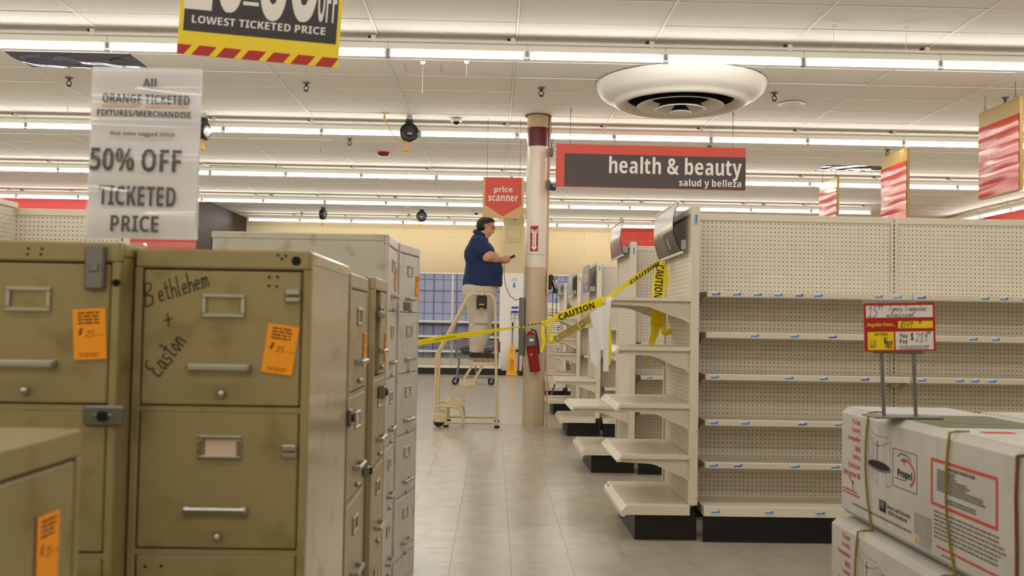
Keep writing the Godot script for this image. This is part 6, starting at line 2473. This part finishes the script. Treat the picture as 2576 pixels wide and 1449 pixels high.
func build_man() -> void:
	var t := thing("person", "man in a navy polo shirt and khaki trousers on the ladder looking at a handset", "person", P(0, 0, 11.72))
	var body := MB.new()
	var bs := [bone(-0.14, 1.68, -0.06, -0.14, 1.68, 0.06, 0.19, 0.19), bone(-0.14, 1.82, -0.05, -0.14, 1.82, 0.05, 0.185, 0.185), bone(-0.18, 2.02, -0.09, -0.18, 2.02, 0.09, 0.15, 0.15), bone(-0.19, 2.13, -0.15, -0.19, 2.13, 0.15, 0.08, 0.08), bone(-0.175, 2.17, 0, -0.135, 2.29, 0, 0.078, 0.074)]
	for s in [-1.0, 1.0]:
		bs.append(bone(-0.17, 1.56, s * 0.09, -0.15, 1.4, s * 0.1, 0.16, 0.14))
		bs.append(bone(-0.15, 1.4, s * 0.1, -0.16, 1.12, s * 0.1, 0.13, 0.085))
		bs.append(bone(-0.16, 1.12, s * 0.1, -0.205, 0.86, s * 0.1, 0.085, 0.05))
		bs.append(bone(-0.205, 0.86, s * 0.1, -0.06, 0.81, s * 0.1, 0.045, 0.03))
		bs.append(bone(-0.19, 2.12, s * 0.2, -0.085, 1.998, s * 0.29, 0.078, 0.066))
		bs.append(bone(-0.085, 1.998, s * 0.29, -0.01, 1.985, s * 0.2, 0.066, 0.06))
		bs.append(bone(-0.01, 1.985, s * 0.2, 0.075, 1.966, s * 0.09, 0.058, 0.036))
	skin(body, bs, 0.03, 0.013)
	# head on its own finer grid
	var hd := [bone(-0.132, 2.386, 0, -0.09, 2.389, 0, 0.088, 0.084), bone(-0.095, 2.37, 0, -0.095, 2.335, 0, 0.076, 0.07), bone(-0.1, 2.32, 0, -0.105, 2.295, 0, 0.066, 0.06), bone(-0.1, 2.257, -0.01, -0.1, 2.257, 0.01, 0.03, 0.03), bone(-0.115, 2.27, 0, -0.145, 2.27, 0, 0.05, 0.056), bone(-0.016, 2.352, 0, -0.022, 2.306, 0, 0.0085, 0.013), bone(-0.022, 2.304, 0, -0.04, 2.3, 0, 0.013, 0.012), bone(-0.026, 2.381, -0.03, -0.026, 2.381, 0.03, 0.018, 0.018), bone(-0.047, 2.277, -0.014, -0.047, 2.277, 0.014, 0.01, 0.01), bone(-0.056, 2.262, -0.012, -0.056, 2.262, 0.012, 0.01, 0.01), bone(-0.175, 2.2, 0, -0.14, 2.3, 0, 0.072, 0.068)]
	for s in [-1.0, 1.0]:
		hd.append(bone(-0.12, 2.394, s * 0.082, -0.108, 2.36, s * 0.081, 0.018, 0.011))
		hd.append(bone(-0.068, 2.325, s * 0.036, -0.075, 2.305, s * 0.038, 0.028, 0.028))
		hd.append(bone(-0.125, 2.31, s * 0.042, -0.105, 2.275, s * 0.03, 0.036, 0.028))
	skin(body, hd, 0.009, 0.005)
	# hands round the handset
	for s in [-1.0, 1.0]:
		var hb := [bone(0.055, 1.968, s * 0.105, 0.085, 1.966, s * 0.08, 0.036, 0.034), bone(0.09, 1.968, s * 0.078, 0.125, 1.975, s * 0.055, 0.034, 0.03), bone(0.105, 1.96, s * 0.07, 0.14, 1.962, s * 0.05, 0.028, 0.024)]
		for k in 4:
			var y := 1.995 - k * 0.018
			var l: float = [0.05, 0.054, 0.05, 0.04][k]
			hb.append(bone(0.135, y, s * 0.055, 0.135 + l * 0.55, y + 0.006, s * 0.045, 0.0105, 0.0095))
			hb.append(bone(0.135 + l * 0.55, y + 0.006, s * 0.045, 0.135 + l, y + 0.008, s * 0.016, 0.0095, 0.008))
		hb.append(bone(0.1, 1.99, s * 0.05, 0.135, 2.008, s * 0.03, 0.014, 0.0115))
		hb.append(bone(0.135, 2.008, s * 0.03, 0.168, 2.016, s * 0.014, 0.011, 0.009))
		skin(body, hb, 0.008, 0.0045)
	part(t, "body", body, M.skin)
	# hair
	var hr := MB.new()
	skin(hr, [bone(-0.134, 2.388, -0.012, -0.09, 2.391, -0.012, 0.0915, 0.0875), bone(-0.134, 2.388, 0.012, -0.09, 2.391, 0.012, 0.0915, 0.0875), bone(-0.055, 2.42, -0.034, -0.055, 2.42, 0.034, 0.048, 0.048)], 0.015, 0.005, [[Vector3(0.3, -1, 0).normalized(), (0.3 * -0.11 - 2.394) / sqrt(1.09)]])
	skin(hr, [bone(-0.134, 2.388, -0.012, -0.1, 2.39, -0.012, 0.0915, 0.089), bone(-0.134, 2.388, 0.012, -0.1, 2.39, 0.012, 0.0915, 0.089), bone(-0.165, 2.35, -0.025, -0.165, 2.35, 0.025, 0.055, 0.055)], 0.015, 0.005, [[Vector3(1, 0.25, 0).normalized(), (-0.138 + 0.25 * 2.39) / sqrt(1.0625)]])
	part(t, "hair", hr, M.hair)
	var gl := MB.new()
	for s in [-1.0, 1.0]:
		gl.tube([Vector3(-0.115, 2.402, s * 0.09), Vector3(-0.05, 2.376, s * 0.084), Vector3(-0.01, 2.357, s * 0.062)], 0.0026, 5)
		var ring := []
		for k in 12:
			var a := TAU * k / 12
			ring.append(Vector3(-0.008 + 0.006 * sin(a), 2.343 + 0.017 * sin(a), s * 0.035 + 0.025 * cos(a)))
		gl.tube(ring, 0.0024, 5, true)
	gl.cyl(Vector3(0.0, 2.35, -0.012), Vector3(0.0, 2.35, 0.012), 0.0024, 5)
	part(t, "glasses", gl, M.dark_steel)
	var ey := MB.new()
	for s in [-1.0, 1.0]:
		ey.ball(Vector3(-0.034, 2.346, s * 0.034), Vector3(0.01, 0.006, 0.013), 10)
	part(t, "eyes", ey, M.hair)
	# polo shirt
	var sh := MB.new()
	var sb := [bone(-0.138, 1.69, -0.055, -0.138, 1.69, 0.055, 0.238, 0.238), bone(-0.125, 1.83, -0.06, -0.125, 1.83, 0.06, 0.228, 0.228), bone(-0.178, 2.02, -0.1, -0.178, 2.02, 0.1, 0.186, 0.186), bone(-0.195, 2.14, -0.15, -0.195, 2.14, 0.15, 0.112, 0.112), bone(-0.185, 2.2, 0, -0.165, 2.24, 0, 0.105, 0.092)]
	for s in [-1.0, 1.0]:
		sb.append(bone(-0.192, 2.13, s * 0.19, -0.118, 2.035, s * 0.262, 0.105, 0.096))
	skin(sh, sb, 0.03, 0.013, [[Vector3(0.05, -1, 0).normalized(), -1.648], [Vector3(0.45, 1, 0).normalized(), (0.45 * -0.165 + 2.262) / sqrt(1.2025)]])
	part(t, "polo_shirt", sh, M.navy)
	var co := MB.new()
	skin(co, [bone(-0.185, 2.255, 0, -0.17, 2.285, 0, 0.1, 0.092)], 0.02, 0.01, [[Vector3(0.5, 1, 0).normalized(), (0.5 * -0.165 + 2.298) / sqrt(1.25)], [Vector3(-0.5, -1, 0).normalized(), (-0.5 * -0.165 - 2.245) / sqrt(1.25)]])
	part(t, "collar", co, M.navy)
	# trousers
	var tr := MB.new()
	var tb := [bone(-0.172, 1.59, -0.085, -0.172, 1.59, 0.085, 0.205, 0.205)]
	for s in [-1.0, 1.0]:
		tb.append(bone(-0.168, 1.55, s * 0.09, -0.15, 1.4, s * 0.1, 0.19, 0.168))
		tb.append(bone(-0.15, 1.4, s * 0.1, -0.158, 1.13, s * 0.1, 0.165, 0.128))
		tb.append(bone(-0.158, 1.13, s * 0.1, -0.2, 0.85, s * 0.1, 0.128, 0.08))
		for k in 5:
			tb.append(bone(-0.1 - k * 0.02, 1.08 - k * 0.05, s * 0.1 + 0.03, -0.2, 1.05 - k * 0.045, s * 0.1 + 0.05, 0.07 - k * 0.006, 0.075 - k * 0.008))
	skin(tr, tb, 0.02, 0.013, [[Vector3(0, 1, 0), 1.69], [Vector3(0, -1, 0), -0.858]])
	part(t, "trousers", tr, M.khaki)
	var pk := MB.new()
	pk.box(Vector3(-0.145, 1.3, 0.252), Vector3(0.17, 0.2, 0.03), 0.012)
	pk.box(Vector3(-0.145, 1.385, 0.262), Vector3(0.18, 0.055, 0.03), 0.01)
	part(t, "cargo_pocket", pk, M.khaki)
	var pk2 := MB.new()
	pk2.box(Vector3(-0.33, 1.6, 0.1), Vector3(0.05, 0.05, 0.14), 0.015)
	part(t, "back_pocket", pk2, M.khaki)
	for s in [-1.0, 1.0]:
		var so := MB.new()
		skin(so, [bone(-0.235, 0.835, s * 0.1, -0.2, 0.84, s * 0.1, 0.05, 0.052), bone(-0.2, 0.83, s * 0.1, -0.05, 0.808, s * 0.1, 0.05, 0.042), bone(-0.05, 0.805, s * 0.1, 0.0, 0.8, s * 0.1, 0.042, 0.036)], 0.03, 0.009, [[Vector3(0, -1, 0), -0.79]])
		part(t, "shoe", so, M.shoe)
		var sl := MB.new()
		sl.xf = Transform3D(Basis(Vector3.RIGHT, -PI / 2), Vector3(0, 0.783, s * 0.1))
		sl.prism(PackedVector2Array([Vector2(-0.288, -0.03), Vector2(-0.25, -0.045), Vector2(-0.1, -0.042), Vector2(0.0, -0.048), Vector2(0.035, -0.03), Vector2(0.045, 0.0), Vector2(0.035, 0.03), Vector2(0.0, 0.048), Vector2(-0.1, 0.042), Vector2(-0.25, 0.045), Vector2(-0.288, 0.03)]), 0.03)
		part(t, "shoe_sole", sl, M.shoe_sole)
	# the handset he reads and its cable
	var h := thing("handset", "small dark red handheld scanner in the man's hands", "scanner", P(0.175, 1.99, 11.72))
	h.rotation.z = 0.42
	var h1 := MB.new()
	h1.box(Vector3(0.0, 0.0, 0), Vector3(0.15, 0.026, 0.06), 0.007)
	part(h, "case", h1, M.column_maroon)
	var h2 := MB.new()
	h2.box(Vector3(0.05, 0.004, 0), Vector3(0.06, 0.028, 0.062), 0.006)
	part(h, "screen_end", h2, M.black_plastic)
	var cb := MB.new()
	cb.tube(spline([P(0.115, 1.925, 11.69), P(0.118, 1.8, 11.66), P(0.135, 1.66, 11.65), P(0.19, 1.54, 11.64), P(0.26, 1.488, 11.63), P(0.32, 1.505, 11.61)], 30), 0.0042, 6)
	single("scanner_cable", cb, M.black_plastic, "thin black cable drooping from the handset to the grey raceway", "cable")


func _ready() -> void:
	rng.seed = 7
	set_stage()
	make_materials()
	build_ceiling()
	build_floor()
	build_walls()
	build_strip_lights()
	build_shelving()
	build_cabinets()
	build_boxes()
	build_column()
	build_ladder()
	build_man()
	build_store_signs()
	build_near_signs()
	build_tape()
	build_cart()
	build_ceiling_things()
